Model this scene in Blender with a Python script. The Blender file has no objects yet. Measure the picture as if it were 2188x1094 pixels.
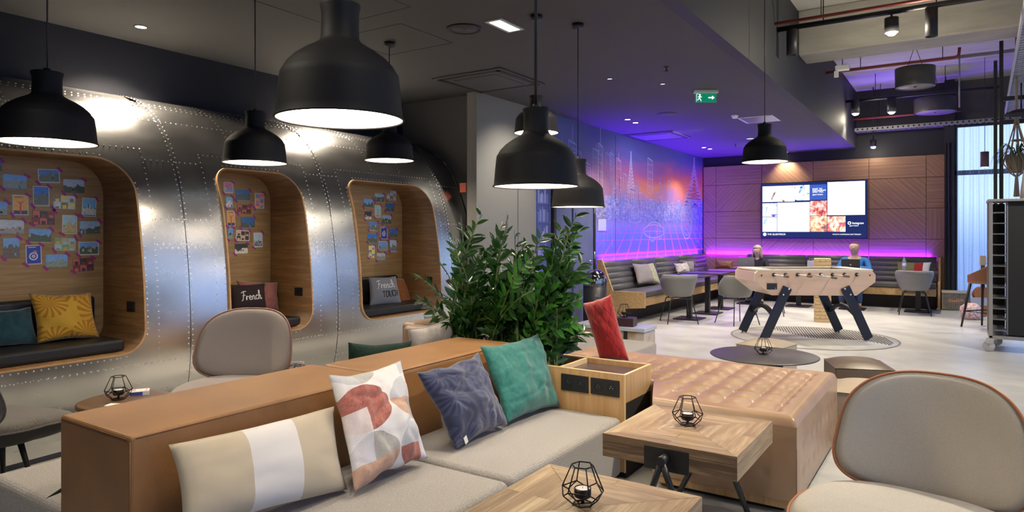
import bpy, bmesh, math, random
from math import pi, sin, cos, radians as R, sqrt, atan2
from mathutils import Vector as V, Matrix, noise
random.seed(7)
SC = bpy.context.scene
COL = SC.collection
# ---------------------------------------------------------------- camera
F = 1445.0; TH = R(33.4); YH = 498.0; H = 1.47
FW = V((-sin(TH), cos(TH), 0)); RT = V((cos(TH), sin(TH), 0))
def ray(px, py): return FW + RT*((px-1094)/F) + V((0, 0, (YH-py)/F))
def at(px, py, x=None, y=None, z=None, d=None):
    """a point of the room seen at a pixel of the photo: on the plane x, y or z = const, or at a distance d"""
    v = ray(px, py)
    s = d if d is not None else ((z-H)/v.z if z is not None else (x/v.x if x is not None else y/v.y))
    return V((0, 0, H)) + v*s
def atp(px, py, p0, n):
    v = ray(px, py); o = V((0, 0, H)); n = V(n); return o + v*((V(p0)-o).dot(n)/v.dot(n))
cd = bpy.data.cameras.new('camera'); cam = bpy.data.objects.new('camera', cd); COL.objects.link(cam)
cam.location = (0, 0, H); cam.rotation_euler = (R(90), 0, TH)
cd.sensor_width = 36; cd.lens = F/2188*36; cd.shift_y = (YH-547)/2188; cd.clip_start = .05; cd.clip_end = 200
SC.camera = cam
# ---------------------------------------------------------------- materials
MATS = {}
class NT:
    def __init__(s, m): s.t = m.node_tree; s.n = s.t.nodes; s.l = s.t.links
    def add(s, t, ins=None, **k):
        n = s.n.new(t)
        for a, b in k.items(): setattr(n, a, b)
        for a, b in (ins or {}).items():
            if hasattr(b, 'node'): s.l.new(b, n.inputs[a])
            else: n.inputs[a].default_value = b
        return n
    def mix(s, f, a, b, mode='MIX'):
        n = s.n.new('ShaderNodeMix'); n.data_type = 'RGBA'; n.blend_type = mode
        for i, v in ((0, f), (6, a), (7, b)):
            if hasattr(v, 'node'): s.l.new(v, n.inputs[i])
            else: n.inputs[i].default_value = v
        return n.outputs[2]
    def math(s, op, a, b=0.0, c=0.0, clamp=False):
        n = s.n.new('ShaderNodeMath'); n.operation = op; n.use_clamp = clamp
        for i, v in ((0, a), (1, b), (2, c)):
            if hasattr(v, 'node'): s.l.new(v, n.inputs[i])
            else: n.inputs[i].default_value = v
        return n.outputs[0]
    def ramp(s, f, stops):
        n = s.n.new('ShaderNodeValToRGB'); e = n.color_ramp.elements
        while len(e) < len(stops): e.new(.5)
        for q, (p, c) in zip(e, stops): q.position = p; q.color = c4(c)
        s.l.new(f, n.inputs[0]); return n.outputs[0]
def c4(c): return (c[0], c[1], c[2], 1) if len(c) == 3 else tuple(c)
def srgb(r, g, b):
    f = lambda c: ((c/255+.055)/1.055)**2.4 if c > 10.3 else c/255/12.92
    return (f(r), f(g), f(b))
def newmat(name):
    m = bpy.data.materials.new(name); m.use_nodes = True; t = NT(m)
    return m, t, t.n['Principled BSDF']
def mat(name, col=(.5, .5, .5), rough=.5, metal=0, col2=None, sc=8, st=(1, 1, 1), det=4, bump=0, bsc=None, bst=None, emit=0, ecol=None, spec=.5, sheen=0, coat=0, rvar=0, alpha=1, trans=0, aniso=0, lo=.3, hi=.7):
    if name in MATS: return MATS[name]
    m, t, b = newmat(name)
    b.inputs['Base Color'].default_value = c4(col); b.inputs['Roughness'].default_value = rough
    b.inputs['Metallic'].default_value = metal; b.inputs['Specular IOR Level'].default_value = spec
    b.inputs['Sheen Weight'].default_value = sheen; b.inputs['Coat Weight'].default_value = coat
    b.inputs['Coat Roughness'].default_value = .15
    b.inputs['Transmission Weight'].default_value = trans; b.inputs['Alpha'].default_value = alpha
    if aniso: b.inputs['Anisotropic'].default_value = aniso
    if emit:
        b.inputs['Emission Color'].default_value = c4(ecol or col); b.inputs['Emission Strength'].default_value = emit
    if col2 is not None or bump or rvar:
        co = t.add('ShaderNodeTexCoord').outputs['Object']
        mp = t.add('ShaderNodeMapping', {'Vector': co, 'Scale': st}).outputs[0]
        nz = t.add('ShaderNodeTexNoise', {'Vector': mp, 'Scale': sc, 'Detail': det, 'Roughness': .6}).outputs[0]
        if col2 is not None:
            t.l.new(t.ramp(nz, [(lo, col), (hi, col2)]), b.inputs['Base Color'])
        if rvar:
            t.l.new(t.math('MULTIPLY_ADD', nz, rvar, rough-rvar*.5), b.inputs['Roughness'])
        if bump:
            mp2 = t.add('ShaderNodeMapping', {'Vector': co, 'Scale': bst or st}).outputs[0]
            n2 = t.add('ShaderNodeTexNoise', {'Vector': mp2, 'Scale': bsc or sc, 'Detail': 3}).outputs[0]
            bp = t.add('ShaderNodeBump', {'Height': n2, 'Strength': bump, 'Distance': .01}).outputs[0]
            t.l.new(bp, b.inputs['Normal'])
    MATS[name] = m; return m
def flat(c, rough=.6):
    k = 'print_%02x%02x%02x' % tuple(int(x*255) for x in c)
    return mat(k, c, rough)
def fabric(name, c1, c2, sc=260, bump=.35, rough=.95, sheen=.3, st=(1, 1, 1), lo=.35, hi=.65):
    return mat(name, c1, rough, col2=c2, sc=sc, det=2, bump=bump, bsc=sc*1.3, sheen=sheen, st=st, spec=.2, lo=lo, hi=hi)
def wood(name, c1, c2, axis=0, sc=3, rough=.45, k=14, bump=.08):
    if name in MATS: return MATS[name]
    m, t, b = newmat(name); MATS[name] = m; b.inputs['Roughness'].default_value = rough
    co = t.add('ShaderNodeTexCoord').outputs['Object']; st = [k, k, k]; st[axis] = .9; s2 = [k*5, k*5, k*5]; s2[axis] = 2.2
    n1 = t.add('ShaderNodeTexNoise', {'Vector': t.add('ShaderNodeMapping', {'Vector': co, 'Scale': tuple(st)}).outputs[0], 'Scale': sc, 'Detail': 5, 'Roughness': .65, 'Distortion': .3}).outputs[0]
    n2 = t.add('ShaderNodeTexNoise', {'Vector': t.add('ShaderNodeMapping', {'Vector': co, 'Scale': tuple(s2)}).outputs[0], 'Scale': sc, 'Detail': 4, 'Roughness': .7}).outputs[0]
    n = t.math('ADD', t.math('MULTIPLY', n1, .6), t.math('MULTIPLY', n2, .4))
    t.l.new(t.ramp(n, [(.33, tuple(q*.82 for q in c1)), (.47, c1), (.64, c2)]), b.inputs['Base Color'])
    t.l.new(t.add('ShaderNodeBump', {'Height': n2, 'Strength': bump, 'Distance': .01}).outputs[0], b.inputs['Normal'])
    return m
def glow(name, col, s):
    if name in MATS: return MATS[name]
    m, t, b = newmat(name); e = t.add('ShaderNodeEmission', {'Color': c4(col), 'Strength': s})
    t.l.new(e.outputs[0], t.n['Material Output'].inputs[0]); MATS[name] = m; return m
black = mat('black_metal', (.012, .012, .014), .45, bump=.05, bsc=80)
blackm = mat('matte_black', (.010, .010, .011), .7)
steel = mat('brushed_steel', (.55, .55, .54), .32, 1, bump=.03, bsc=60, bst=(1, 1, 12))
chrome = mat('chrome', (.8, .8, .8), .12, 1)
white = mat('white_plastic', (.8, .8, .78), .4)
# ---------------------------------------------------------------- mesh builder
class B:
    def __init__(s): s.b = bmesh.new(); s.m = []; s.smooth = False
    def mi(s, m):
        if m is None: return 0
        if m not in s.m: s.m.append(m)
        return s.m.index(m)
    def face(s, vs, m=None, sm=False):
        try: f = s.b.faces.new(vs)
        except ValueError: return None
        f.material_index = s.mi(m); f.smooth = sm; return f
    def poly(s, pts, m=None, sm=False): return s.face([s.b.verts.new(p) for p in pts], m, sm)
    def box(s, lo, hi, m=None, M=None):
        x0, y0, z0 = lo; x1, y1, z1 = hi
        p = [V(q) for q in ((x0,y0,z0),(x1,y0,z0),(x1,y1,z0),(x0,y1,z0),(x0,y0,z1),(x1,y0,z1),(x1,y1,z1),(x0,y1,z1))]
        if M is not None: p = [M @ q for q in p]
        v = [s.b.verts.new(q) for q in p]
        for f in ((3,2,1,0),(4,5,6,7),(0,1,5,4),(1,2,6,5),(2,3,7,6),(3,0,4,7)): s.face([v[i] for i in f], m)
        return s
    def bar(s, a, b, w, h, m=None, up=(0, 0, 1)):
        a = V(a); b = V(b); d = (b-a); L = d.length; z = d.normalized(); x = V(up).cross(z)
        if x.length < 1e-4: x = V((1, 0, 0)).cross(z)
        x.normalize(); y = z.cross(x)
        M = Matrix((x, y, z)).transposed().to_4x4(); M.translation = a
        return s.box((-w/2, -h/2, 0), (w/2, h/2, L), m, M)
    def prism(s, poly, dvec, m=None, mcap=None, sm=False):
        d = V(dvec); a = [s.b.verts.new(p) for p in poly]; b = [s.b.verts.new(V(p)+d) for p in poly]; n = len(a)
        for i in range(n): s.face([a[i], a[(i+1) % n], b[(i+1) % n], b[i]], m, sm)
        s.face(a[::-1], mcap or m); s.face(b, mcap or m); return s
    def tube(s, pts, r, m=None, n=8, closed=False, caps=True):
        pts = [V(p) for p in pts]; N = len(pts); rings = []
        rr = r if isinstance(r, (list, tuple)) else [r]*N
        prev = None
        for i, p in enumerate(pts):
            if closed: t = pts[(i+1) % N]-pts[i-1]
            else: t = pts[min(i+1, N-1)]-pts[max(i-1, 0)]
            t.normalize()
            if prev is None:
                x = t.cross(V((0, 0, 1)))
                if x.length < .05: x = t.cross(V((1, 0, 0)))
            else: x = prev - t*prev.dot(t)
            x.normalize(); prev = x; y = t.cross(x)
            rings.append([s.b.verts.new(p+(x*cos(2*pi*k/n)+y*sin(2*pi*k/n))*rr[i]) for k in range(n)])
        for i in range(N if closed else N-1):
            a, b = rings[i], rings[(i+1) % N]
            for k in range(n): s.face([a[k], a[(k+1) % n], b[(k+1) % n], b[k]], m, True)
        if not closed and caps: s.face(rings[0][::-1], m); s.face(rings[-1], m)
        return s
    def lathe(s, prof, c=(0, 0, 0), m=None, n=32, sm=True, M=None, ax=1.0):
        """prof: (radius, z); radius 0 makes a pole"""
        c = V(c); rings = []
        for r, z in prof:
            if r < 1e-6:
                q = V((0, 0, z)); q = (M @ q if M is not None else q)+c; rings.append([s.b.verts.new(q)]); continue
            row = []
            for k in range(n):
                q = V((r*cos(2*pi*k/n), r*sin(2*pi*k/n)*ax, z)); q = (M @ q if M is not None else q)+c
                row.append(s.b.verts.new(q))
            rings.append(row)
        for a, b in zip(rings, rings[1:]):
            for k in range(n):
                k2 = (k+1) % n
                if len(a) == 1 and len(b) == 1: continue
                if len(a) == 1: s.face([a[0], b[k2], b[k]][::-1], m, sm)
                elif len(b) == 1: s.face([a[k], a[k2], b[0]], m, sm)
                else: s.face([a[k], a[k2], b[k2], b[k]], m, sm)
        return s
    def grid(s, fn, nu, nv, m=None, sm=True, wrapu=False, flip=False):
        g = [[s.b.verts.new(fn(i/nu, j/nv)) for j in range(nv+1)] for i in range(nu if wrapu else nu+1)]
        for i in range(nu):
            for j in range(nv):
                a, b = g[i], g[(i+1) % len(g)]
                q = [a[j], b[j], b[j+1], a[j+1]]
                s.face(q[::-1] if flip else q, m, sm)
        return g
    def done(s, name, parent=None, m=None, bevel=0, seg=2, subd=0, loc=None, rot=None, solid=0, recalc=True):
        if recalc: bmesh.ops.recalc_face_normals(s.b, faces=s.b.faces[:])
        me = bpy.data.meshes.new(name); s.b.to_mesh(me); s.b.free()
        ms = s.m or [m or MATS['matte_black']]
        if m is not None and s.m and s.m != [m]: pass
        for q in ms: me.materials.append(q or m or MATS['matte_black'])
        o = bpy.data.objects.new(name, me); COL.objects.link(o)
        if parent is not None: o.parent = parent
        if loc is not None: o.location = loc
        if rot is not None: o.rotation_euler = rot
        if solid:
            q = o.modifiers.new('s', 'SOLIDIFY'); q.thickness = solid; q.offset = 0
        if bevel:
            q = o.modifiers.new('b', 'BEVEL'); q.width = bevel; q.segments = seg; q.limit_method = 'ANGLE'; q.angle_limit = R(40)
            q.harden_normals = False
        if subd:
            q = o.modifiers.new('u', 'SUBSURF'); q.levels = subd; q.render_levels = subd
        return o
def tag(o, label, cat, group=None, kind=None):
    o['label'] = label; o['category'] = cat
    if group: o['group'] = group
    if kind: o['kind'] = kind
    return o
def empty(name, label, cat, loc=(0, 0, 0), rz=0, group=None):
    o = bpy.data.objects.new(name, None); o.empty_display_size = .1; COL.objects.link(o); o.location = loc; o.rotation_euler = (0, 0, rz)
    return tag(o, label, cat, group)
def struct(o):
    o['kind'] = 'structure'; return o
def copy_tree(o, parent=None):
    c = o.copy(); COL.objects.link(c)
    if parent is not None: c.parent = parent
    for ch in [q for q in SC.objects if q.parent == o]: copy_tree(ch, c)
    return c
def place(proto, loc, rz=0, label=None, group=None, first=[]):
    c = proto if proto.get('free', 1) else copy_tree(proto)
    if proto.get('free', 1): proto['free'] = 0
    c.location = loc; c.rotation_euler = (0, 0, rz)
    if label: c['label'] = label
    if group: c['group'] = group
    return c
def text(name, body, size, m, parent, M, align='LEFT', ext=.0008, sx=1.0):
    cu = bpy.data.curves.new('t', 'FONT'); cu.body = body; cu.size = size; cu.extrude = ext; cu.align_x = align; cu.align_y = 'CENTER'
    t = bpy.data.objects.new('t', cu); COL.objects.link(t); bpy.context.view_layer.update()
    me = bpy.data.meshes.new_from_object(t.evaluated_get(bpy.context.evaluated_depsgraph_get()))
    bpy.data.objects.remove(t); me.name = name; me.transform(M @ Matrix.Diagonal((sx, 1, 1, 1))); me.materials.clear(); me.materials.append(m)
    o = bpy.data.objects.new(name, me); COL.objects.link(o); o.parent = parent; return o
def frame(o, x, y):
    """matrix whose x and y axes run along the given vectors from o"""
    x = V(x).normalized(); y = V(y).normalized(); z = x.cross(y)
    M = Matrix((x, y, z)).transposed().to_4x4(); M.translation = V(o); return M
def light(name, kind, loc, energy, col=(1, .86, .68), size=.1, spot=90, blend=.6, to=None):
    ld = bpy.data.lights.new(name, kind); ld.energy = energy; ld.color = col
    if kind == 'AREA': ld.size = size
    else: ld.shadow_soft_size = size
    if kind == 'SPOT': ld.spot_size = R(spot); ld.spot_blend = blend
    o = bpy.data.objects.new(name, ld); COL.objects.link(o); o.location = loc
    if to is not None: o.rotation_euler = (V(to)-V(loc)).to_track_quat('-Z', 'Y').to_euler()
    return o
WARM = (1, .84, .64)
# ================================================================ the room shell
YB = 15.9; XM = -5.05; ZC = 3.25; XB = -1.79; ZU = 4.45; XR = 3.6; YN = -3.0; XD = -6.42
def floor_mat():
    m, t, b = newmat('polished_concrete')
    co = t.add('ShaderNodeTexCoord').outputs['Object']
    n1 = t.add('ShaderNodeTexNoise', {'Vector': co, 'Scale': .7, 'Detail': 6, 'Roughness': .65}).outputs[0]
    mp = t.add('ShaderNodeMapping', {'Vector': co, 'Scale': (1.0, 2.2, 1), 'Rotation': (0, 0, R(60))}).outputs[0]
    n2 = t.add('ShaderNodeTexNoise', {'Vector': mp, 'Scale': 1.6, 'Detail': 5, 'Roughness': .7}).outputs[0]
    c1 = t.ramp(n1, [(.32, (.34, .34, .335)), (.5, (.46, .455, .435)), (.68, (.58, .57, .53))])
    c2 = t.ramp(n2, [(.36, (.38, .385, .385)), (.62, (.58, .575, .54))])
    t.l.new(t.mix(.5, c1, c2), b.inputs['Base Color'])
    t.l.new(t.math('MULTIPLY_ADD', n2, .24, .20), b.inputs['Roughness'])
    b.inputs['Specular IOR Level'].default_value = .6
    return m
floorm = floor_mat()
o = struct(B().box((-8, YN, -.2), (XR+.2, 17.5, 0), floorm).done('floor'))
dark_ceil = mat('dark_ceiling_paint', (.055, .055, .056), .75, bump=.02, bsc=30)
dark_wall = mat('dark_wall_paint', (.020, .021, .027), .65, bump=.02, bsc=30)
grey_wall = mat('grey_wall_paint', (.25, .245, .23), .6, bump=.02, bsc=30)
navy_wall = mat('navy_wall_paint', (.009, .010, .018), .6)
conc = mat('raw_concrete', (.42, .405, .38), .85, col2=(.55, .53, .50), sc=1.4, st=(1, 3, 3), det=8, bump=.12, bsc=9)
conc2 = mat('concrete_beam', (.24, .23, .205), .85, col2=(.35, .335, .30), sc=2.2, st=(.5, 2, 3), det=8, bump=.12, bsc=9)
struct(B().box((-8, YN, ZC), (XB-.12, YB, ZC+.12), dark_ceil).done('ceiling'))
struct(B().box((XB-.12, YN, ZC), (XB, YB, ZU), dark_wall).done('wall_bulkhead'))
struct(B().box((XB, YN, ZU), (XR+.2, YB+.2, ZU+.15), conc).done('ceiling'))
# beam across the high ceiling
struct(B().box((XB, 9.68, 3.85), (XR, 10.25, ZU), conc2).done('ceiling_beam', bevel=.02))
struct(B().box((XB, 13.6, 4.40), (XR, 13.64, ZU), conc2).done('ceiling_joint'))
# walls
struct(B().box((-8, YB, 0), (-.22, YB+.2, ZU), navy_wall).done('wall_back'))
struct(B().box((-.22, YB-.25, 0), (-.05, YB+.2, ZU), dark_wall).done('trim_1'))
struct(B().box((-.05, YB, 3.60), (XR, YB+.2, ZU), mat('grey_concrete_lintel', (.11, .108, .10), .8, bump=.1, bsc=9)).done('wall_back_lintel'))
struct(B().box((XD-.15, YN, 0), (XD, 7.0, ZC), mat('dark_blue_wall', (.009, .010, .016), .65, spec=.3)).done('wall_left'))
struct(B().box((XD, 6.98, 0), (XM-.1, 7.1, ZC), mat('grey_end_wall', (.05, .05, .052), .6)).done('wall_left_end'))
struct(B().box((XM-.15, 6.85, 0), (XM, 8.28, ZC), grey_wall).done('wall_left_plain'))
struct(B().box((XM-.004, 7.8, 0), (XM+.001, 7.812, 2.6), dark_wall).done('wall_joint'))
struct(B().box((-8, YN-.2, 0), (XR+.2, YN, ZU), grey_wall).done('wall_near'))
# right wall: tall windows with narrow piers
b = B(); pier = mat('window_pier', (.25, .25, .26), .7)
for y0, y1 in ((-3, -2.7), (0.2, .6), (3.6, 4.0), (7.0, 7.4), (10.4, 10.8), (13.6, YB)): b.box((XR, y0, 0), (XR+.25, y1, ZU), pier)
b.box((XR, YN, 3.75), (XR+.25, YB, ZU), pier); b.box((XR, YN, 0), (XR+.25, YB, .25), pier)
struct(b.done('wall_right'))
def window(n, x0, x1, y0, y1, z0, z1, rails, posts, axis):
    fr = mat('window_frame_dark', (.02, .022, .028), .4)
    r = bpy.data.objects.new('window_%d' % n, None); COL.objects.link(r); r['kind'] = 'structure'
    b = B(); w = .045
    def bx(a0, a1, c0, c1):
        if axis == 'x': b.box((a0, y0, c0), (a1, y0+.08, c1), fr)
        else: b.box((x0, a0, c0), (x0+.08, a1, c1), fr)
    u0, u1 = (x0, x1) if axis == 'x' else (y0, y1)
    bx(u0, u1, z0, z0+w*1.5); bx(u0, u1, z1-w, z1)
    for q in rails: bx(u0, u1, q-w, q+w)
    for q in posts: bx(q-w, q+w, z0, z1)
    bx(u0, u0+w, z0, z1); bx(u1-w, u1, z0, z1)
    b.done('window_frame', r)
    g = B(); gl = MATS.get('window_glass')
    if not gl:
        gl, t, p = newmat('window_glass'); MATS['window_glass'] = gl
        tr = t.add('ShaderNodeBsdfTransparent', {'Color': (.93, .95, .97, 1)}); gs = t.add('ShaderNodeBsdfGlossy', {'Roughness': .02})
        mx = t.add('ShaderNodeMixShader', {0: .06, 1: tr.outputs[0], 2: gs.outputs[0]}); t.l.new(mx.outputs[0], t.n['Material Output'].inputs[0])
    if axis == 'x': g.box((u0, y0+.035, z0), (u1, y0+.045, z1), gl)
    else: g.box((x0+.035, u0, z0), (x0+.045, u1, z1), gl)
    g.done('window_pane', r)
window(1, -.05, 1.25, YB-.02, 0, .02, 3.60, (2.65,), (), 'x')
window(2, 1.25, XR, YB-.02, 0, .02, 3.60, (2.65,), (2.4,), 'x')
for i, (y0, y1) in enumerate(((-2.7, .2), (.6, 3.6), (4.0, 7.0), (7.4, 10.4), (10.8, 13.6))):
    window(3+i, XR, 0, y0, y1, .25, 3.75, (2.65,), ((y0+y1)/2,), 'y')
# the world: a pale blue dusk sky, a darker skyline below
w = bpy.data.worlds.new('World'); SC.world = w; w.use_nodes = True
t = w.node_tree; bg = t.nodes['Background']
tc = t.nodes.new('ShaderNodeTexCoord'); sx = t.nodes.new('ShaderNodeSeparateXYZ'); t.links.new(tc.outputs['Generated'], sx.inputs[0])
rp = t.nodes.new('ShaderNodeValToRGB'); e = rp.color_ramp.elements
e[0].position = .42; e[0].color = (.10, .16, .32, 1); e[1].position = .52; e[1].color = (.50, .66, 1, 1)
q = e.new(.49); q.color = (.22, .34, .62, 1); q = e.new(.75); q.color = (.42, .58, .95, 1)
ma = t.nodes.new('ShaderNodeMath'); ma.operation = 'MULTIPLY_ADD'; t.links.new(sx.outputs[2], ma.inputs[0]); ma.inputs[1].default_value = .5; ma.inputs[2].default_value = .5
t.links.new(ma.outputs[0], rp.inputs[0]); t.links.new(rp.outputs[0], bg.inputs[0]); bg.inputs[1].default_value = 2.1

# ================================================================ mural wall with doors
def mural_mat():
    m, t, b = newmat('mural_print')
    co = t.add('ShaderNodeTexCoord').outputs['Object']; s = t.add('ShaderNodeSeparateXYZ', {0: co}); Y, Z = s.outputs[1], s.outputs[2]
    nz = t.add('ShaderNodeTexNoise', {'Vector': t.add('ShaderNodeMapping', {'Vector': co, 'Scale': (1, .55, 2.2)}).outputs[0], 'Scale': 1.1, 'Detail': 5, 'Distortion': .4}).outputs[0]
    zz = t.math('ADD', Z, t.math('MULTIPLY_ADD', nz, .9, -.45))
    zz = t.math('SUBTRACT', zz, t.math('MULTIPLY', t.math('SUBTRACT', Y, 13.0), .05))
    zf = t.math('DIVIDE', zz, 3.25)
    sky = t.ramp(zf, [(.34, (.06, .08, .34)), (.50, (.10, .11, .42)), (.60, (.30, .16, .48)), (.66, (.58, .22, .30)), (.71, (.78, .24, .13)), (.78, (.62, .12, .15)), (.85, (.26, .08, .28)), (.92, (.08, .08, .30)), (1, (.05, .06, .22))])
    # left part is cooler
    cool = t.math('MULTIPLY_ADD', Y, -.28, 3.4, True)
    sky = t.mix(cool, sky, (.10, .13, .40, 1))
    # city haze
    cz = t.add('ShaderNodeTexNoise', {'Vector': t.add('ShaderNodeMapping', {'Vector': co, 'Scale': (1, 1.6, 2.6)}).outputs[0], 'Scale': 9, 'Detail': 8, 'Roughness': .8}).outputs[0]
    city = t.ramp(cz, [(.36, (.06, .09, .34)), (.5, (.20, .24, .56)), (.57, (.46, .44, .70)), (.66, (.70, .52, .60))])
    band = t.math('MULTIPLY', t.math('MULTIPLY_ADD', Z, 6, -9.6, True), t.math('MULTIPLY_ADD', Z, -7, 15.3, True))
    img = t.mix(t.math('MULTIPLY', band, .85), sky, city)
    # perspective floor grid in neon pink
    low = t.math('MULTIPLY_ADD', Z, -12, 20.6, True)
    flr = t.ramp(t.math('DIVIDE', Z, 1.75), [(.5, (.07, .08, .50)), (.8, (.14, .20, .50)), (1, (.26, .27, .55))])
    img = t.mix(low, img, flr)
    den = t.math('SUBTRACT', 2.9, Z)
    u = t.math('MULTIPLY', t.math('DIVIDE', t.math('SUBTRACT', Y, 12.95), den), 3.74)
    def line(v, w):
        f = t.math('ABSOLUTE', t.math('SUBTRACT', t.math('FRACT', v), .5))
        return t.math('MULTIPLY', t.math('SUBTRACT', f, .5-w), 1/w*1.5, 0, True)
    a = line(u, .055)
    v = t.math('DIVIDE', t.math('DIVIDE', 1, t.math('MAXIMUM', t.math('SUBTRACT', 1.85, Z), .05)), .66)
    c = line(v, .06)
    g = t.math('MULTIPLY', t.math('MAXIMUM', a, c), low)
    pink = t.ramp(t.math('MULTIPLY_ADD', Y, .16, -1.4), [(.2, (.35, .10, .60)), (.7, (1.0, .12, .38))])
    img = t.mix(t.math('MULTIPLY', g, .9), img, pink)
    t.l.new(img, b.inputs['Base Color']); b.inputs['Roughness'].default_value = .45
    return m
mur = mural_mat()
b = B(); b.box((XM-.15, 8.28, 0), (XM, YB, ZC), mur)
wm = struct(b.done('wall_mural'))
# line art printed on the mural, thin strips proud of the wall
lb = [flat((.38, .44, .90)), flat((.62, .62, .92)), flat((.30, .30, .80)), flat((.78, .45, .70))]
pk = flat((1.0, .20, .38)); cy = flat((.35, .55, 1.0))
b = B(); X1 = XM+.002
def strip(y0, z0, y1, z1, w, m):
    d = V((0, y1-y0, z1-z0)); n = V((0, -d.z, d.y)).normalized()*w/2; p = V((X1, y0, z0)); q = V((X1, y1, z1))
    b.poly([p-n, q-n, q+n, p+n], m)
def tower(y, w, z0, z1, k=0, top=0):
    m = lb[k % 4]; lw = .012
    for s in (-.5, -.2, .15, .5): strip(y+s*w, z0, y+s*w, z1-(.05 if s > .4 else 0), lw if abs(s) > .4 else lw*.6, m)
    strip(y-w/2, z1, y+w/2, z1-.05, lw, m)
    if top: strip(y, z1, y, z1+top, lw, m)
    zz = z0
    while zz < z1: strip(y-w/2, zz, y+w/2, zz-.02, .005, m); zz += .14
def sp(x, y): return at(x, y, x=XM).y, at(x, y, x=XM).z
rt = random.Random(3)
for (x, wpx, yt, yb_, k, tp) in ((1223, 16, 300, 400, 0, .25), (1232, 20, 318, 420, 2, 0), (1274, 14, 318, 390, 0, .1), (1283, 9, 306, 400, 1, .3), (1300, 12, 327, 400, 2, 0), (1307, 8, 326, 395, 0, .05), (1322, 9, 338, 410, 3, .1), (1389, 10, 338, 412, 1, 0), (1411, 5, 390, 420, 0, .1), (1419, 5, 390, 420, 2, .05), (1254, 14, 345, 410, 0, 0), (1240, 12, 360, 420, 1, 0), (1429, 5, 385, 425, 0, 0), (1335, 8, 370, 420, 0, 0), (1360, 7, 385, 425, 2, 0), (1165, 14, 290, 400, 0, .2), (1200, 20, 310, 420, 2, .1)):
    y, z1 = sp(x, yt); y0, z0 = sp(x, yb_); y2, _ = sp(x+wpx, yt); tower(y, y2-y, z0, z1, k, tp)
def spire(x, yt, yb_, wpx, m):
    y, z1 = sp(x, yt); _, z0 = sp(x, yb_); w = (sp(x+wpx, yb_)[0]-y)
    n = 12
    for i in range(n):
        a = i/n; c = (i+1)/n; wa = w*(1-a)**1.8+.012; wc = w*(1-c)**1.8+.012; za = z0+(z1-z0)*a; zc = z0+(z1-z0)*c
        strip(y-wa, za, y-wc, zc, .014, m); strip(y+wa, za, y+wc, zc, .014, m); strip(y-wa, za, y+wc, zc, .008, m); strip(y+wa, za, y-wc, zc, .008, m)
        strip(y-wa, za, y+wa, za, .008, m)
spire(1348, 323, 412, 9, lb[1]); spire(1483, 335, 425, 17, lb[3]); spire(1483, 350, 440, 20, cy)
# towers reflected, hatching of the city
for i in range(170):
    y = rt.uniform(10.3, 15.7); z = rt.gauss(1.95, .13); w = rt.uniform(.03, .18); h = rt.uniform(.03, .2)
    m = lb[rt.randrange(4)]
    strip(y, z, y, z+h, .008, m); strip(y, z+h, y+w, z+h, .008, m); strip(y+w, z+h, y+w, z, .008, m)
for i in range(46):
    y = rt.uniform(10.4, 13.6); z = rt.uniform(1.2, 1.75); m = lb[rt.randrange(3)]; strip(y, z, y, z+rt.uniform(.1, .35), .006, m)
def arc(cx, cy_, rx, rz, a0, a1, w, m, n=24):
    p = [(cx+rx*cos(R(a0+(a1-a0)*i/n)), cy_+rz*sin(R(a0+(a1-a0)*i/n))) for i in range(n+1)]
    for q, r in zip(p, p[1:]): strip(q[0], q[1], r[0], r[1], w, m)
# low car outline and a fluted column
cy0, cz0 = sp(1398, 494)
arc(cy0, cz0, .55, .13, 0, 360, .014, lb[3]); arc(cy0, cz0+.06, .38, .12, 0, 180, .012, lb[1]); strip(cy0-.5, cz0, cy0+.5, cz0, .01, lb[3])
arc(cy0-.1, cz0-.1, .14, .1, 180, 360, .012, lb[1]); arc(cy0+.3, cz0-.08, .08, .08, 180, 360, .012, lb[1])
ky, kz = sp(1356, 468); arc(ky, kz, .3, .07, 0, 360, .012, lb[0])
for q in (-.16, -.05, .06, .17): strip(ky+q, kz, ky+q*.7, kz+.55, .012, lb[1])
arc(ky, kz+.58, .22, .05, 0, 360, .01, lb[0])
# motorcycle outline at the right end
my, mz = sp(1467, 470)
for rr, ww, m in ((.42, .02, lb[1]), (.34, .012, lb[3]), (.22, .01, cy), (.1, .02, pk)): arc(my, mz, rr*.85, rr, 0, 360, ww, m, 30)
for k in range(14): strip(my, mz, my+.3*cos(k*pi/7), mz+.36*sin(k*pi/7), .006, lb[0])
arc(my+.15, mz+.2, .62, .5, 20, 110, .03, pk); arc(my+.15, mz+.2, .70, .56, 10, 115, .014, pk); arc(my+.6, mz-.05, .3, .42, -60, 120, .03, flat((.25, .15, .9)))
arc(my+.75, mz-.2, .2, .3, 0, 360, .016, cy); strip(my+.5, mz+.45, my+.62, mz+.85, .03, pk); strip(my-.5, mz+.45, my-.1, mz+.3, .02, pk)
lines = b.done('mural_line_art'); lines.parent = wm
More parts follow.
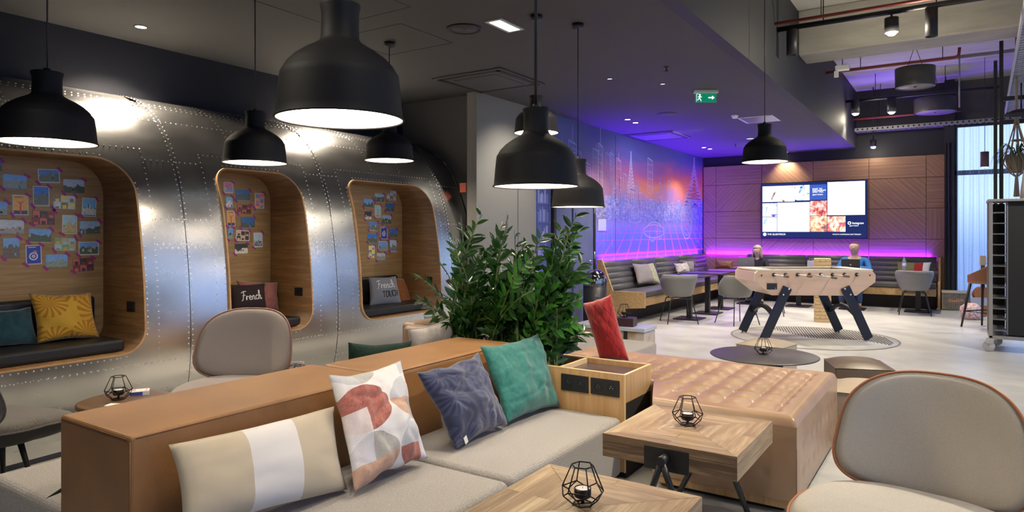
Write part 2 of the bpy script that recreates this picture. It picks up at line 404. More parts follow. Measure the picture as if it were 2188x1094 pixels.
# doors
dblue = mat('door_blue_print', (.085, .10, .24), .5, col2=(.14, .17, .34), sc=3, st=(1, 1, .6), bump=0)
def door(n, y0, y1, z1, split=None):
    r = bpy.data.objects.new('door_%d' % n, None); COL.objects.link(r); r['kind'] = 'structure'
    b = B()
    for a in ([(y0, y1)] if not split else [(y0, split-.004), (split+.004, y1)]): b.box((XM, a[0]+.05, .01), (XM+.045, a[1]-.0, z1-.05), dblue)
    b.done('door_leaf', r, bevel=.004)
    f = B(); f.box((XM, y0-.02, 0), (XM+.06, y0+.05, z1), black); f.box((XM, y1, 0), (XM+.06, y1+.06, z1), black); f.box((XM, y0+.05, z1-.05), (XM+.06, y1, z1), black); f.done('door_frame', r)
    h = B(); h.tube([(XM+.045, y1-.12, 1.02), (XM+.10, y1-.12, 1.02), (XM+.10, y1-.26, 1.02)], .01, steel); h.done('door_handle', r)
    k = B()
    for z in (.35, 1.1, 1.85): k.lathe([(0, -.06), (.012, -.06), (.012, .06), (0, .06)], (XM+.062, y1+.01, z), steel, 10)
    k.done('door_hinge', r)
door(1, 8.72, 10.02, 2.12, 9.28)
# bookshelf-like printed strip beside the door
b = B(); rb = random.Random(9)
b.box((XM, 8.29, 0), (XM+.012, 8.66, 2.14), flat((.06, .08, .30)))
for z in [i*.27 for i in range(8)]:
    b.box((XM+.012, 8.3, z), (XM+.016, 8.65, z+.02), flat((.10, .13, .42)))
    y = 8.32
    while y < 8.6:
        w = rb.uniform(.02, .05); hh = rb.uniform(.12, .22); b.box((XM+.012, y, z+.02), (XM+.015, y+w-.006, z+.02+hh), flat(rb.choice([(.14, .18, .50), (.22, .26, .60), (.10, .12, .40), (.30, .32, .62)]))); y += w
o = struct(b.done('trim_2'))
n1 = at(1277, 468, x=XM); n2 = at(1294, 493, x=XM)
b = B().box((XM+.001, n1.y, n2.z), (XM+.012, n2.y, n1.z), mat('notice_white', (.55, .58, .75), .4))
tag(b.done('notice_panel', bevel=.003), 'small pale rectangular panel on the mural wall right of the blue door', 'wall panel')
q = B(); q.box((XM-.001, 10.98-.006, .9), (XM+.0015, 10.98+.006, 3.2), blackm); j = q.done('mural_joint'); j.parent = wm
# small orange sign at the end of the silver booth
s1 = at(1001, 402, y=6.97)
e_ = empty('wall_sign', 'small orange sign sticking out of the dark wall past the silver booth end', 'sign', (s1.x, 6.98, s1.z))
B().box((-.05, -.13, -.06), (.05, -.11, .06), mat('orange_sign', (.60, .14, .07), .5)).done('sign_face', e_, bevel=.004)
B().box((-.012, -.12, -.012), (.012, 0, .012), black).done('sign_arm', e_)

# ================================================================ wood panelling of the screen wall
wd1, wd2 = (.27, .145, .078), (.42, .25, .145)
def panel_mat(k):
    nm = 'panel_oak_%d' % k
    if nm in MATS: return MATS[nm]
    m, t, b = newmat(nm); MATS[nm] = m
    co = t.add('ShaderNodeTexCoord').outputs['Object']; s = t.add('ShaderNodeSeparateXYZ', {0: co})
    if k == 0: v = s.outputs[2]; u = s.outputs[0]
    elif k == 1: v = t.math('ADD', s.outputs[0], s.outputs[2]); u = t.math('SUBTRACT', s.outputs[0], s.outputs[2])
    elif k == 2: v = t.math('SUBTRACT', s.outputs[0], s.outputs[2]); u = t.math('ADD', s.outputs[0], s.outputs[2])
    else: v = s.outputs[0]; u = s.outputs[2]
    vec = t.add('ShaderNodeCombineXYZ', {0: t.math('MULTIPLY', u, .8), 1: t.math('MULTIPLY', v, 18)}).outputs[0]
    n = t.add('ShaderNodeTexNoise', {'Vector': vec, 'Scale': 1.3, 'Detail': 5, 'Roughness': .7}).outputs[0]
    base = t.ramp(n, [(.3, wd1), (.7, wd2)])
    f = t.math('FRACT', t.math('MULTIPLY', v, 14 if k in (0, 3) else 9)); gr = t.math('LESS_THAN', f, .12)
    t.l.new(t.mix(t.math('MULTIPLY', gr, .4), base, (.10, .045, .02, 1)), b.inputs['Base Color'])
    b.inputs['Roughness'].default_value = .45
    return m
wp = empty('wood_panelling', 'oak wall panelling of striped square panels around the big screen', 'wall panelling', (0, 0, 0))
cols = [-5.03, -4.73, -3.70, -2.62, -1.55, -.53, -.22]; rows = [.012, 1.35, 1.97, 2.59, 3.03]
kinds = {0: [1, 1, 1, 2], 1: [0, 0, 2, 0], 2: [2, 2, 0, 1], 3: [1, 1, 1, 0], 4: [0, 1, 1, 0], 5: [2, 3, 0, 1]}
for i in range(6):
    for j in range(4):
        B().box((cols[i]+.004, YB-.045, rows[j]+.004), (cols[i+1]-.004, YB-.01, rows[j+1]-.004), panel_mat(kinds[i][j])).done('panel', wp)
B().box((cols[0], YB-.012, rows[0]), (cols[-1], YB-.001, rows[-1]), mat('panel_gap', (.05, .03, .02), .8)).done('backing_board', wp)

# ================================================================ big screen
tv = empty('television', 'large wide black-framed screen showing a collage of bright pictures on the wood wall', 'screen', (0, 0, 0))
tx0, tx1, tz0, tz1 = -3.70, -1.57, 1.345, 2.59; ty = YB-.045
B().box((tx0, ty-.07, tz0), (tx1, ty-.001, tz1), black).done('bezel', tv, bevel=.006)
def tvt(px, py): return tx0+(px-62)/(1843-62)*(tx1-tx0), tz1-(py-35)/(1022-35)*(tz1-tz0)
def tile_mat(k, cols_, sc, s=2.2):
    m, t, b = newmat('screen_tile_%d' % k)
    co = t.add('ShaderNodeTexCoord').outputs['Object']
    n = t.add('ShaderNodeTexNoise', {'Vector': co, 'Scale': sc, 'Detail': 5, 'Roughness': .7, 'Distortion': .8}).outputs[0]
    c = t.ramp(n, cols_)
    e = t.add('ShaderNodeEmission', {'Color': c, 'Strength': s}); t.l.new(e.outputs[0], t.n['Material Output'].inputs[0]); return m
Wt = (1, 1, 1)
tiles = [((92, 95, 660, 372), [(.33, (.02, .05, .25)), (.4, (.9, .55, .3)), (.44, Wt), (.7, Wt)], 5, 1.6), ((664, 95, 912, 358), [(.38, (.02, .04, .25)), (.47, (.4, .6, 1)), (.52, Wt), (.8, Wt)], 7, 1.5),
         ((92, 396, 350, 632), [(.36, (.15, .06, .45)), (.43, (.5, .7, 1)), (.5, Wt), (.8, (.9, .9, 1))], 6, 1.5), ((92, 640, 350, 900), [(.3, (.15, .25, .8)), (.45, (.75, .85, 1)), (.6, Wt)], 4, 1.4),
         ((358, 390, 912, 900), [(.3, (.8, .88, 1)), (.42, Wt), (.9, Wt)], 3, 1.8), ((918, 372, 1200, 625), [(.36, (.35, .03, .06)), (.47, (.9, .25, .2)), (.56, (1, .8, .75)), (.7, (.7, .6, .95))], 8, 1.1),
         ((918, 632, 1200, 900), [(.36, (.12, .06, .2)), (.46, (.8, .3, .15)), (.55, (1, .75, .5)), (.68, Wt)], 7, 1.2), ((1210, 62, 1806, 620), [(.28, (.75, .8, 1)), (.4, Wt), (.9, Wt)], 3, 1.9),
         ((1208, 640, 1500, 900), [(.36, (.1, .05, .35)), (.45, (.9, .15, .12)), (.54, (1, .7, .5)), (.64, Wt)], 7, 1.3)]
sp_ = B().box((tvt(70, 0)[0], ty-.0715, tvt(0, 1005)[1]), (tvt(1836, 0)[0], ty-.070, tvt(0, 50)[1]), mat('screen_dark', (.01, .015, .06), .2, emit=.35, ecol=(.03, .06, .30))).done('screen_panel', tv)
for i, (r, c, sc, s) in enumerate(tiles):
    x0, z1 = tvt(r[0], r[1]); x1, z0 = tvt(r[2], r[3])
    B().box((x0, ty-.0735, z0), (x1, ty-.0720, z1), tile_mat(i, c, sc, s)).done('picture_tile', sp_)
x0, z1 = tvt(918, 95); x1, z0 = tvt(1195, 355)
B().box((x0, ty-.0735, z0), (x1, ty-.0720, z1), glow('tile_blue', (.06, .14, .62), .9)).done('picture_tile', sp_)
tw = glow('screen_text', (1, 1, 1), 1.6); tp_ = glow('screen_text_pink', (.8, .2, .9), 1.2)
def tvtext(s, px, py, size, m=tw, al='LEFT', sx=1.0):
    x, z = tvt(px, py); text('screen_text', s, size, m, sp_, frame((x, ty-.0745, z), (1, 0, 0), (0, 0, 1)), al, .0003, sx)
tvtext('POST TO', 960, 170, .048); tvtext('INSTAGRAM', 960, 196, .048); tvtext('AND TAG', 960, 222, .048); tvtext('@BATTERSEA', 960, 268, .034)
tvtext('THE QUESTEROR', 178, 946, .05); tvtext("WHAT'S HAPPENING BATTERSEA?", 1290, 946, .032, sx=1.12)
tvtext('Instagram', 1605, 758, .066, sx=.85); tvtext('@BATTERSEA', 1562, 803, .028)
bb = B(); x, z = tvt(132, 946); bb.lathe([(0, 0), (.036, 0), (.036, .001), (0, .001)], (x, ty-.0735, z), tw, 24, False, Matrix.Rotation(R(90), 3, 'X'))
x, z = tvt(1562, 755); bb.lathe([(.018, 0), (.034, 0), (.034, .001), (.018, .001), (.018, 0)], (x, ty-.0735, z), tw, 24, False, Matrix.Rotation(R(90), 3, 'X'))
bb.done('screen_logo', sp_)
# ================================================================ silver fuselage booth with three nooks
SEC = [(0, -5.30), (.15, -5.25), (.35, -5.205), (.6, -5.185), (.9, -5.195), (1.2, -5.22), (1.5, -5.265), (1.75, -5.315), (1.95, -5.385), (2.15, -5.475), (2.3, -5.57), (2.45, -5.71), (2.58, -5.90), (2.67, -6.12), (2.73, -6.42)]
def cub(z):
    z = max(0, min(2.73, z))
    for i in range(len(SEC)-1):
        if SEC[i+1][0] >= z: break
    p = SEC; i0 = max(i-1, 0); i3 = min(i+2, len(p)-1)
    t = (z-p[i][0])/(p[i+1][0]-p[i][0])
    def sl(a, b_, c): return (p[c][1]-p[a][1])/(p[c][0]-p[a][0])
    m0 = sl(i0, i, i+1); m1 = sl(i, i+1, i3); h = p[i+1][0]-p[i][0]
    return (2*t**3-3*t*t+1)*p[i][1]+(t**3-2*t*t+t)*h*m0+(-2*t**3+3*t*t)*p[i+1][1]+(t**3-t*t)*h*m1
def rrect(y0, y1, z0, z1, r, n=10, off=0):
    """rounded rectangle loop, r = radii bl, br, tr, tl"""
    y0 -= off; y1 += off; z0 -= off; z1 += off; out = []
    C = [(y1, z0, r[1], -90), (y1, z1, r[2], 0), (y0, z1, r[3], 90), (y0, z0, r[0], 180)]
    for i, (y, z, q, a0) in enumerate(C):
        q += off; sy = -1 if y == y1 else 1; sz = -1 if z == z1 else 1
        for k in range(n+1):
            a = R(a0+90*k/n); out.append((y+sy*q+q*cos(a), z+sz*q+q*sin(a)))
    # add points along straight sides
    res = []
    for p, q in zip(out, out[1:]+out[:1]):
        d = math.hypot(q[0]-p[0], q[1]-p[1]); k = max(1, int(d/.08))
        for j in range(k): res.append((p[0]+(q[0]-p[0])*j/k, p[1]+(q[1]-p[1])*j/k))
    return res
NOOKS = [(.75, 2.76, .575, 2.035, (.16, .17, .26, .2)), (3.50, 4.36, .575, 2.035, (.17, .17, .24, .13)), (5.02, 6.30, .56, 2.03, (.17, .17, .26, .13))]
def alu_mat():
    m, t, b = newmat('brushed_aluminium')
    co = t.add('ShaderNodeTexCoord').outputs['Object']
    n1 = t.add('ShaderNodeTexNoise', {'Vector': t.add('ShaderNodeMapping', {'Vector': co, 'Scale': (1, .5, 1.6)}).outputs[0], 'Scale': 2.5, 'Detail': 5, 'Roughness': .6}).outputs[0]
    n2 = t.add('ShaderNodeTexNoise', {'Vector': t.add('ShaderNodeMapping', {'Vector': co, 'Scale': (1, 1, 30)}).outputs[0], 'Scale': 9, 'Detail': 3}).outputs[0]
    n3 = t.add('ShaderNodeTexNoise', {'Vector': t.add('ShaderNodeMapping', {'Vector': co, 'Scale': (1, 1.2, .6)}).outputs[0], 'Scale': 1.8, 'Detail': 1}).outputs[0]
    t.l.new(t.ramp(n1, [(.25, (.54, .545, .55)), (.75, (.67, .675, .685))]), b.inputs['Base Color'])
    b.inputs['Metallic'].default_value = 1
    t.l.new(t.math('MULTIPLY_ADD', n1, .16, .17), b.inputs['Roughness'])
    bp = t.add('ShaderNodeBump', {'Height': n3, 'Strength': .12, 'Distance': .05}).outputs[0]
    t.l.new(bp, b.inputs['Normal'])
    return m
alu = alu_mat()
fus = empty('fuselage_booth', 'riveted silver aircraft-body booth with three rounded nooks along the left wall', 'booth', (0, 0, 0))
b = B(); bays = [(-1.2, 3.14), (3.14, 4.70), (4.70, 6.96)]; ZT = 2.73
for (ya, yb), (y0, y1, z0, z1, r) in zip(bays, NOOKS):
    loop = rrect(y0, y1, z0, z1, r); cy_ = (y0+y1)/2; cz_ = (z0+z1)/2; outer = []
    for (y, z) in loop:
        dy, dz = y-cy_, z-cz_; s = 1e9
        if dy > 1e-6: s = min(s, (yb-cy_)/dy)
        if dy < -1e-6: s = min(s, (ya-cy_)/dy)
        if dz > 1e-6: s = min(s, (ZT-cz_)/dz)
        if dz < -1e-6: s = min(s, (0-cz_)/dz)
        outer.append((cy_+dy*s, cz_+dz*s))
    # snap nearest points to the bay corners
    for c in ((ya, 0), (yb, 0), (ya, ZT), (yb, ZT)):
        k = min(range(len(outer)), key=lambda i: math.hypot(outer[i][0]-c[0], outer[i][1]-c[1])); outer[k] = c
    nr = 14; g = []
    for k in range(nr+1):
        f = k/nr; g.append([b.b.verts.new((cub(z*(1-f)+oz*f), y*(1-f)+oy*f, z*(1-f)+oz*f)) for (y, z), (oy, oz) in zip(loop, outer)])
    n = len(loop)
    for k in range(nr):
        for i in range(n): b.face([g[k][i], g[k][(i+1) % n], g[k+1][(i+1) % n], g[k+1][i]], alu, True)
# end cap
pts = [(cub(ZT*i/40), 6.96, ZT*i/40) for i in range(41)]+[(XD, 6.96, 0)]
b.poly(pts, alu)
sh = b.done('shell', fus)
# rivets
riv = mat('rivet_heads', (.75, .75, .76), .3, 1)
b = B(); placed = set()
def inhole(y, z, off=.02):
    for (y0, y1, z0, z1, r) in NOOKS:
        if y0-off < y < y1+off and z0-off < z < z1+off: return True
    return False
def rivet(y, z):
    if not (-.2 < y < 6.94 and .03 < z < 2.72) or inhole(y, z): return
    k = (round(y, 3), round(z, 3))
    if k in placed: return
    placed.add(k); x = cub(z); dx = (cub(z+.02)-cub(z-.02))/.04; n = V((1, 0, -dx)).normalized()
    p = V((x, y, z)); tq = V((0, 1, 0)); u = n.cross(tq); r = .0072
    c = b.b.verts.new(p+n*.0045); rg = [b.b.verts.new(p-n*.001+(tq*cos(a)+u*sin(a))*r) for a in [i*pi/3 for i in range(6)]]
    for i in range(6): b.face([rg[i], rg[(i+1) % 6], c], riv, True)
def arclen_line_z(y, z0, z1, st=.048, dbl=0):
    z = z0
    while z < z1:
        rivet(y, z)
        if dbl: rivet(y+dbl, z+st*.5)
        d = abs((cub(z+.01)-cub(z-.01))/.02); z += st/sqrt(1+d*d)
def line_y(z, y0, y1, st=.048, dbl=0):
    y = y0
    while y < y1:
        rivet(y, z)
        if dbl: rivet(y+st*.5, z-dbl)
        y += st
for y in (3.14, 4.70, 6.55, .2): arclen_line_z(y-.018, .05, 2.72, .045, .036)
for (y0, y1, z0, z1, r) in NOOKS:
    for off, st in ((.035, .045),):
        lp = rrect(y0, y1, z0, z1, r, 10, off); acc = 0
        for p, q in zip(lp, lp[1:]+lp[:1]):
            d = math.hypot(q[0]-p[0], q[1]-p[1])
            while acc < d: rivet(p[0]+(q[0]-p[0])*acc/d, p[1]+(q[1]-p[1])*acc/d); acc += st
            acc -= d
    # doubler plate outline
    line_y(z1+.11, y0-.12, y1+.12, .045); line_y(z0-.10, y0-.12, y1+.12, .045)
    arclen_line_z(y0-.12, z0-.1, z1+.11); arclen_line_z(y1+.12, z0-.1, z1+.11)
    for a in ((y0-.05, y1+.0),): arclen_line_z((y0+y1)/2-.2, z1+.15, 2.7, .05); arclen_line_z((y0+y1)/2+.25, z1+.15, 2.7, .05, .03)
for z, d in ((2.06, 0), (1.38, .03), (1.58, 0), (.47, .0), (.25, 0), (2.42, 0), (2.60, .03)):
    for ya, yb in ((-.2, .6), (2.90, 3.36), (4.50, 4.90), (6.44, 6.94)) if .5 < z < 2.2 else ((-.2, 6.94),): line_y(z, ya, yb, .048, d)
rv = b.done('rivets', fus, recalc=False)
# plate seams: thin raised straps
b = B()
def strap(y, z0, z1, w=.004):
    z = z0; prev = None; pts = []
    while z <= z1+1e-6: pts.append((cub(z)+.0012, z)); z += .05
    for p, q in zip(pts, pts[1:]): b.poly([(p[0], y-w/2, p[1]), (p[0], y+w/2, p[1]), (q[0], y+w/2, q[1]), (q[0], y-w/2, q[1])], blackm)
for y in (3.14, 4.70, 6.55): strap(y, 0, 2.7)
b.done('plate_seams', fus)
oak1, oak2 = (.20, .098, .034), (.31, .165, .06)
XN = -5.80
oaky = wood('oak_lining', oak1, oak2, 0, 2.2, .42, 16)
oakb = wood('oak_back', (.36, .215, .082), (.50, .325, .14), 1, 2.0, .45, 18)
oake = mat('oak_edge', (.42, .24, .10), .45, col2=(.52, .32, .15), sc=12)
for k, (y0, y1, z0, z1, r) in enumerate(NOOKS):
    lin = rrect(y0, y1, z0, z1, r); b = B(); n = len(lin); out = rrect(y0, y1, z0, z1, r, 10, .022)
    # resample outer to same count by offsetting along normals
    rows_ = []
    cyc = []
    for i in range(n):
        p = V((lin[i-1][0], lin[i-1][1])); q = V((lin[(i+1) % n][0], lin[(i+1) % n][1])); d = (q-p).normalized(); cyc.append((lin[i][0]+d.y*.015, lin[i][1]-d.x*.015))
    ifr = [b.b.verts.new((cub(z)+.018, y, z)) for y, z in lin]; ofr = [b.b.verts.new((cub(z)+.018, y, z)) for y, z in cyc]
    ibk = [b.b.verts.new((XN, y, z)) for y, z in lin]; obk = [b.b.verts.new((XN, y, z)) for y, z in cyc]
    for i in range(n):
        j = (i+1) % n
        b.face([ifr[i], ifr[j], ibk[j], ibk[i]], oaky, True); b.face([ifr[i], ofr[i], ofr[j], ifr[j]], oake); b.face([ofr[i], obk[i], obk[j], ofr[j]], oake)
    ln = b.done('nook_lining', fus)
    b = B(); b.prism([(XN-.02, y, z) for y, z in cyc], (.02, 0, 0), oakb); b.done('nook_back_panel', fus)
    # socket on the right cheek
    sy = y1-.012; sx_, sz_ = (-5.36, .90)
    b = B(); b.box((sx_-.055, sy, sz_-.04), (sx_+.055, sy+.011, sz_+.04), black); b.done('power_socket', ln, bevel=.003)
    b = B(); b.lathe([(0, 0), (.02, 0), (.02, .004), (.016, .004), (.016, .001), (0, .001)], (sx_-.022, sy, sz_), blackm, 16, False, Matrix.Rotation(R(90), 3, 'X')); b.lathe([(0, 0), (.02, 0), (.02, .004), (.016, .004), (.016, .001), (0, .001)], (sx_+.024, sy, sz_), blackm, 16, False, Matrix.Rotation(R(90), 3, 'X')); b.done('socket_hole', ln)
    # seat pad and back pad
    lea = mat('dark_leather', (.016, .016, .018), .42, bump=.12, bsc=120)
    g = 'black pads inside the silver booth'
    wh = ['left', 'middle', 'right'][k]
    o = B().box((XN+.01, y0+.03, z0+.005), (-5.255, y1-.10 if k == 0 else y1-.06, z0+.095), lea).done('seat_pad', bevel=.022, seg=3)
    tag(o, 'black seat cushion lying in the %s nook of the silver booth' % wh, 'seat cushion', g)
    o = B().box((XN+.003, y0+.05, z0+.10), (XN+.10, at((205, 558, 852)[k], 620, x=XN+.1).y, z0+.40), lea).done('back_pad', bevel=.03, seg=4)
    tag(o, 'black back cushion against the wood in the %s nook of the silver booth' % wh, 'back cushion', g)
# ---------------------------------------------------------------- postcards
PAL = {'sea': ((.20, .40, .78), (.06, .18, .38), (.30, .34, .26)), 'snow': ((.13, .26, .62), (.55, .56, .56), (.16, .20, .14)), 'field': ((.45, .55, .68), (.16, .15, .05), (.05, .07, .03)),
       'sky': ((.05, .20, .66), (.22, .26, .24), (.12, .14, .10)), 'orange': ((.90, .42, .10), (.70, .10, .06), (.05, .06, .16)), 'collage': ((.62, .72, .86), (.30, .20, .10), (.85, .68, .12)),
       'sail': ((.22, .52, .78), (.03, .13, .28), (.75, .70, .62)), 'red': ((.22, .05, .05), (.60, .14, .11), (.05, .05, .06)), 'green': ((.40, .60, .66), (.28, .36, .13), (.55, .42, .18)),
       'town': ((.20, .40, .74), (.52, .44, .28), (.09, .13, .09)), 'ruin': ((.36, .50, .66), (.26, .28, .18), (.10, .12, .07)), 'blue': ((.035, .06, .40), (.70, .22, .16), (.80, .80, .80)),
       'street': ((.55, .60, .64), (.20, .16, .13), (.38, .36, .32)), 'tower': ((.22, .42, .76), (.22, .10, .07), (.16, .15, .12)), 'pink': ((.78, .16, .30), (.90, .45, .25), (.22, .36, .60)),
       'night': ((.10, .05, .05), (.75, .50, .22), (.05, .04, .06)), 'city': ((.05, .16, .40), (.24, .36, .50), (.10, .12, .10)), 'dark': ((.05, .05, .05), (.20, .17, .14), (.70, .68, .60)), 'white': ((.55, .66, .80), (.72, .72, .72), (.20, .24, .30))}
tape = mat('magenta_tape', (.42, .03, .26), .5)
def postcard(y0, y1, z0, z1, pal, border, label, rng, style=0):
    c = V((XN+.001, (y0+y1)/2, (z0+z1)/2)); w, h = (y1-y0), (z1-z0); r = empty('postcard', label, 'postcard', c)
    r['group'] = 'postcards taped inside the silver booth'
    r.rotation_euler = (rng.uniform(-.04, .04), 0, 0)
    A, Bc, Cc = PAL[pal]; b = B(); e = .006 if border else 0
    b.box((0, -w/2, -h/2), (.0012, w/2, h/2), flat((.78, .78, .76)) if border else flat(A))
    X = .0014; u0, u1, v0, v1 = -w/2+e, w/2-e, -h/2+e, h/2-e; pm = lambda c_: mat('ink_%s_%d' % (pal, [A, Bc, Cc].index(c_)), c_, .35, col2=tuple(min(1, q*1.35+.01) for q in c_), sc=60, det=3)
    def quad(a, b2, c2, d, m, x=X): b.poly([(x, a, c2), (x, b2, c2), (x, b2, d), (x, a, d)], m)
    if style == 1:   # collage of small pictures
        nx, nz_ = (3, 2) if w > h else (2, 3)
        for i in range(nx):
            for j in range(nz_):
                a = u0+(u1-u0)*i/nx+.002; c2 = v0+(v1-v0)*j/nz_+.002; ww = (u1-u0)/nx-.004; hh = (v1-v0)/nz_-.004
                quad(a, a+ww, c2, c2+hh, pm([A, Bc, Cc][(i+j) % 3])); quad(a+ww*.2, a+ww*.8, c2, c2+hh*rng.uniform(.3, .6), pm([A, Bc, Cc][(i+j+1) % 3]), X+.0002)
    elif style == 2:  # poster: emblem
        quad(u0, u1, v0, v1, pm(A)); quad(u0, u1, v0, v0+(v1-v0)*.2, pm(Cc) if pal != 'blue' else pm(A), X+.0002)
        if pal == 'blue':
            for k, (rr, mm) in enumerate(((.030, Cc), (.021, A), (.012, Cc), (.006, Bc))): b.poly([(X+.0003+k*.0002, -.002+rr*cos(a), -.012+rr*sin(a)) for a in [i*pi/8+k for i in range(16)]], pm(mm))
            b.poly([(X+.0003, .008+.014*cos(i*pi/5), .022+.010*sin(i*pi/5)) for i in range(10)], pm(Bc))
        else:
            b.poly([(X+.0004, -.006, v0+.004), (X+.0004, .006, v0+.004), (X+.0004, .005, .01), (X+.0004, .026, .028), (X+.0004, .022, .03), (X+.0004, .003, .017), (X+.0004, 0, .026), (X+.0004, -.003, .017), (X+.0004, -.022, .03), (X+.0004, -.026, .028), (X+.0004, -.005, .01)], pm(Bc))
        for i in range(6): quad(u0+.01+i*.009, u0+.016+i*.009, v1-.014, v1-.007, pm(Cc), X+.0004)
    else:
        hz = v0+(v1-v0)*rng.uniform(.35, .55); quad(u0, u1, hz, v1, pm(A)); quad(u0, u1, v0, hz, pm(Bc))
        p = [(X+.0003, u0, v0+(v1-v0)*.05)]; n = 9
        for i in range(n+1): p.append((X+.0003, u0+(u1-u0)*i/n, hz+(v1-hz)*rng.uniform(-.25, .45)))
        p.append((X+.0003, u1, v0+(v1-v0)*.05)); b.poly(p, pm(Cc))
        for i in range(5):
            a = rng.uniform(u0, u1-.02); c2 = rng.uniform(v0+.004, hz); quad(a, a+rng.uniform(.006, .018), c2, min(v1, c2+rng.uniform(.006, .03)), pm(rng.choice([Bc, A, Cc])), X+.0005)
        if pal == 'sky' or pal == 'sail': b.poly([(X+.0007, .0, v0+.01), (X+.0007, .018, v0+.01), (X+.0007, .006, v1-.02)], pm(Cc))
    b.done('printed_card', r, recalc=False)
    for sy, sz in ((1, 1), (-1, -1)):
        tb = B()
        M = Matrix.Translation((.002, sy*w/2, sz*h/2)) @ Matrix.Rotation(R(45)+rng.uniform(-.3, .3), 4, 'X'); tb.box((0, -.009, -.023), (.0005, .009, .023), tape, M)
        tb.done('tape', r)
def cards(lst, zx, zy, s, seed):
    rng = random.Random(seed)
    for (a, b_, c, d, pal, bo, st, lab) in lst:
        p = at(zx+a*s, zy+(b_+d)/2*s, x=XN); q = at(zx+c*s, zy+(b_+d)/2*s, x=XN); tz = at(zx+(a+c)/2*s, zy+b_*s, x=XN).z; bz = at(zx+(a+c)/2*s, zy+d*s, x=XN).z
        postcard(p.y, q.y, bz, tz, pal, bo, lab, rng, st)
L = 'in the left nook'; 
cards([(12,122,130,192,'sea',0,0,'wide postcard of a blue sea bay, high up '+L), (184,95,291,162,'snow',1,0,'postcard of a white snowy mountain, topmost '+L), (308,145,410,212,'field',0,0,'postcard of a dark green meadow under a pale sky '+L),
 (160,177,240,275,'sky',1,0,'upright postcard of a castle under deep blue sky '+L), (60,220,138,318,'orange',1,2,'upright orange postcard of a red figure with raised arms '+L), (-30,252,35,320,'sea',0,0,'blue seaside postcard at the far left edge '+L),
 (260,222,366,288,'collage',0,1,'many-picture postcard with yellow right corner '+L), (398,235,468,325,'sail',1,0,'upright postcard of a white sailboat '+L), (157,298,266,365,'red',0,1,'postcard of six dark red pictures '+L),
 (302,318,375,410,'green',1,0,'upright postcard of a green riverside under teal sky '+L), (387,348,486,413,'ruin',0,0,'postcard of grey ruins on a green hill '+L), (-10,342,116,412,'street',0,0,'postcard of a dark timber house on a pale street '+L),
 (138,385,249,452,'town',0,0,'postcard of a hillside with arches under blue sky '+L), (265,430,368,492,'green',0,1,'postcard of four landscape pictures '+L), (382,448,481,513,'town',1,0,'postcard of a sunny harbour town, lower right '+L),
 (15,430,95,528,'tower',0,0,'upright postcard of two red-brown towers '+L), (125,464,202,558,'blue',1,2,'upright deep blue postcard with a white swirl '+L), (222,510,328,575,'sea',0,0,'postcard of a green coast, bottom middle '+L),
 (355,528,455,592,'red',0,1,'dark red many-picture postcard, lowest on the right '+L), (-28,50,8,110,'city',0,0,'dark blue postcard cut by the top left edge '+L)], 0, 320, .4388, 1)
L = 'in the middle nook'
cards([(57,95,122,170,'pink',1,0,'postcard of a red hill under violet sky '+L), (140,147,238,222,'city',0,0,'blue night postcard of a bright tree '+L), (270,170,335,275,'pink',1,1,'upright pink and blue two-picture postcard '+L),
 (72,195,118,270,'sail',0,0,'narrow turquoise postcard at the left edge '+L), (152,250,245,312,'red',0,1,'postcard of many small red and blue pictures '+L), (80,290,135,397,'orange',1,2,'upright orange postcard with a red figure '+L),
 (175,335,270,410,'city',0,0,'postcard of a blue city with towers '+L), (88,405,120,490,'sea',0,0,'blue postcard half hidden by the wood rim '+L), (142,425,235,497,'night',1,1,'white-framed postcard of lit windows '+L),
 (262,440,325,542,'white',1,0,'upright pale postcard with a white frame '+L), (133,517,222,588,'dark',0,0,'dark postcard with a white fan shape '+L)], 460, 360, .3111, 2)
L = 'in the right nook'
cards([(58,158,128,225,'town',0,0,'postcard of a town under blue sky, upper left '+L), (143,120,212,182,'ruin',0,0,'postcard of grey-green hills, top middle '+L), (233,97,305,170,'street',0,1,'postcard of a harbour street, topmost '+L),
 (222,193,290,258,'city',0,0,'postcard of dark roofs under blue sky '+L), (143,207,190,300,'green',1,2,'upright pale green postcard with a white frame '+L), (68,255,118,315,'dark',0,0,'dark postcard at the left edge '+L),
 (198,283,268,350,'ruin',0,0,'postcard of a church and pale sky '+L), (97,332,167,400,'snow',0,0,'postcard of white umbrellas and dark trees '+L), (187,368,237,462,'blue',1,2,'upright blue and white postcard with a frame '+L),
 (250,385,312,450,'sky',0,0,'postcard of a tall monument under blue sky '+L), (88,425,160,490,'sky',0,0,'deep blue postcard of an arch '+L), (170,478,240,548,'sea',1,0,'white-framed postcard of a blue coast '+L),
 (257,470,307,557,'white',0,0,'upright postcard of a dark statue in pale light '+L), (97,512,143,605,'collage',0,1,'upright yellow and green postcard, lower left '+L), (157,568,222,625,'street',0,0,'grey postcard of a bridge, lowest '+L)], 760, 380, .2832, 3)
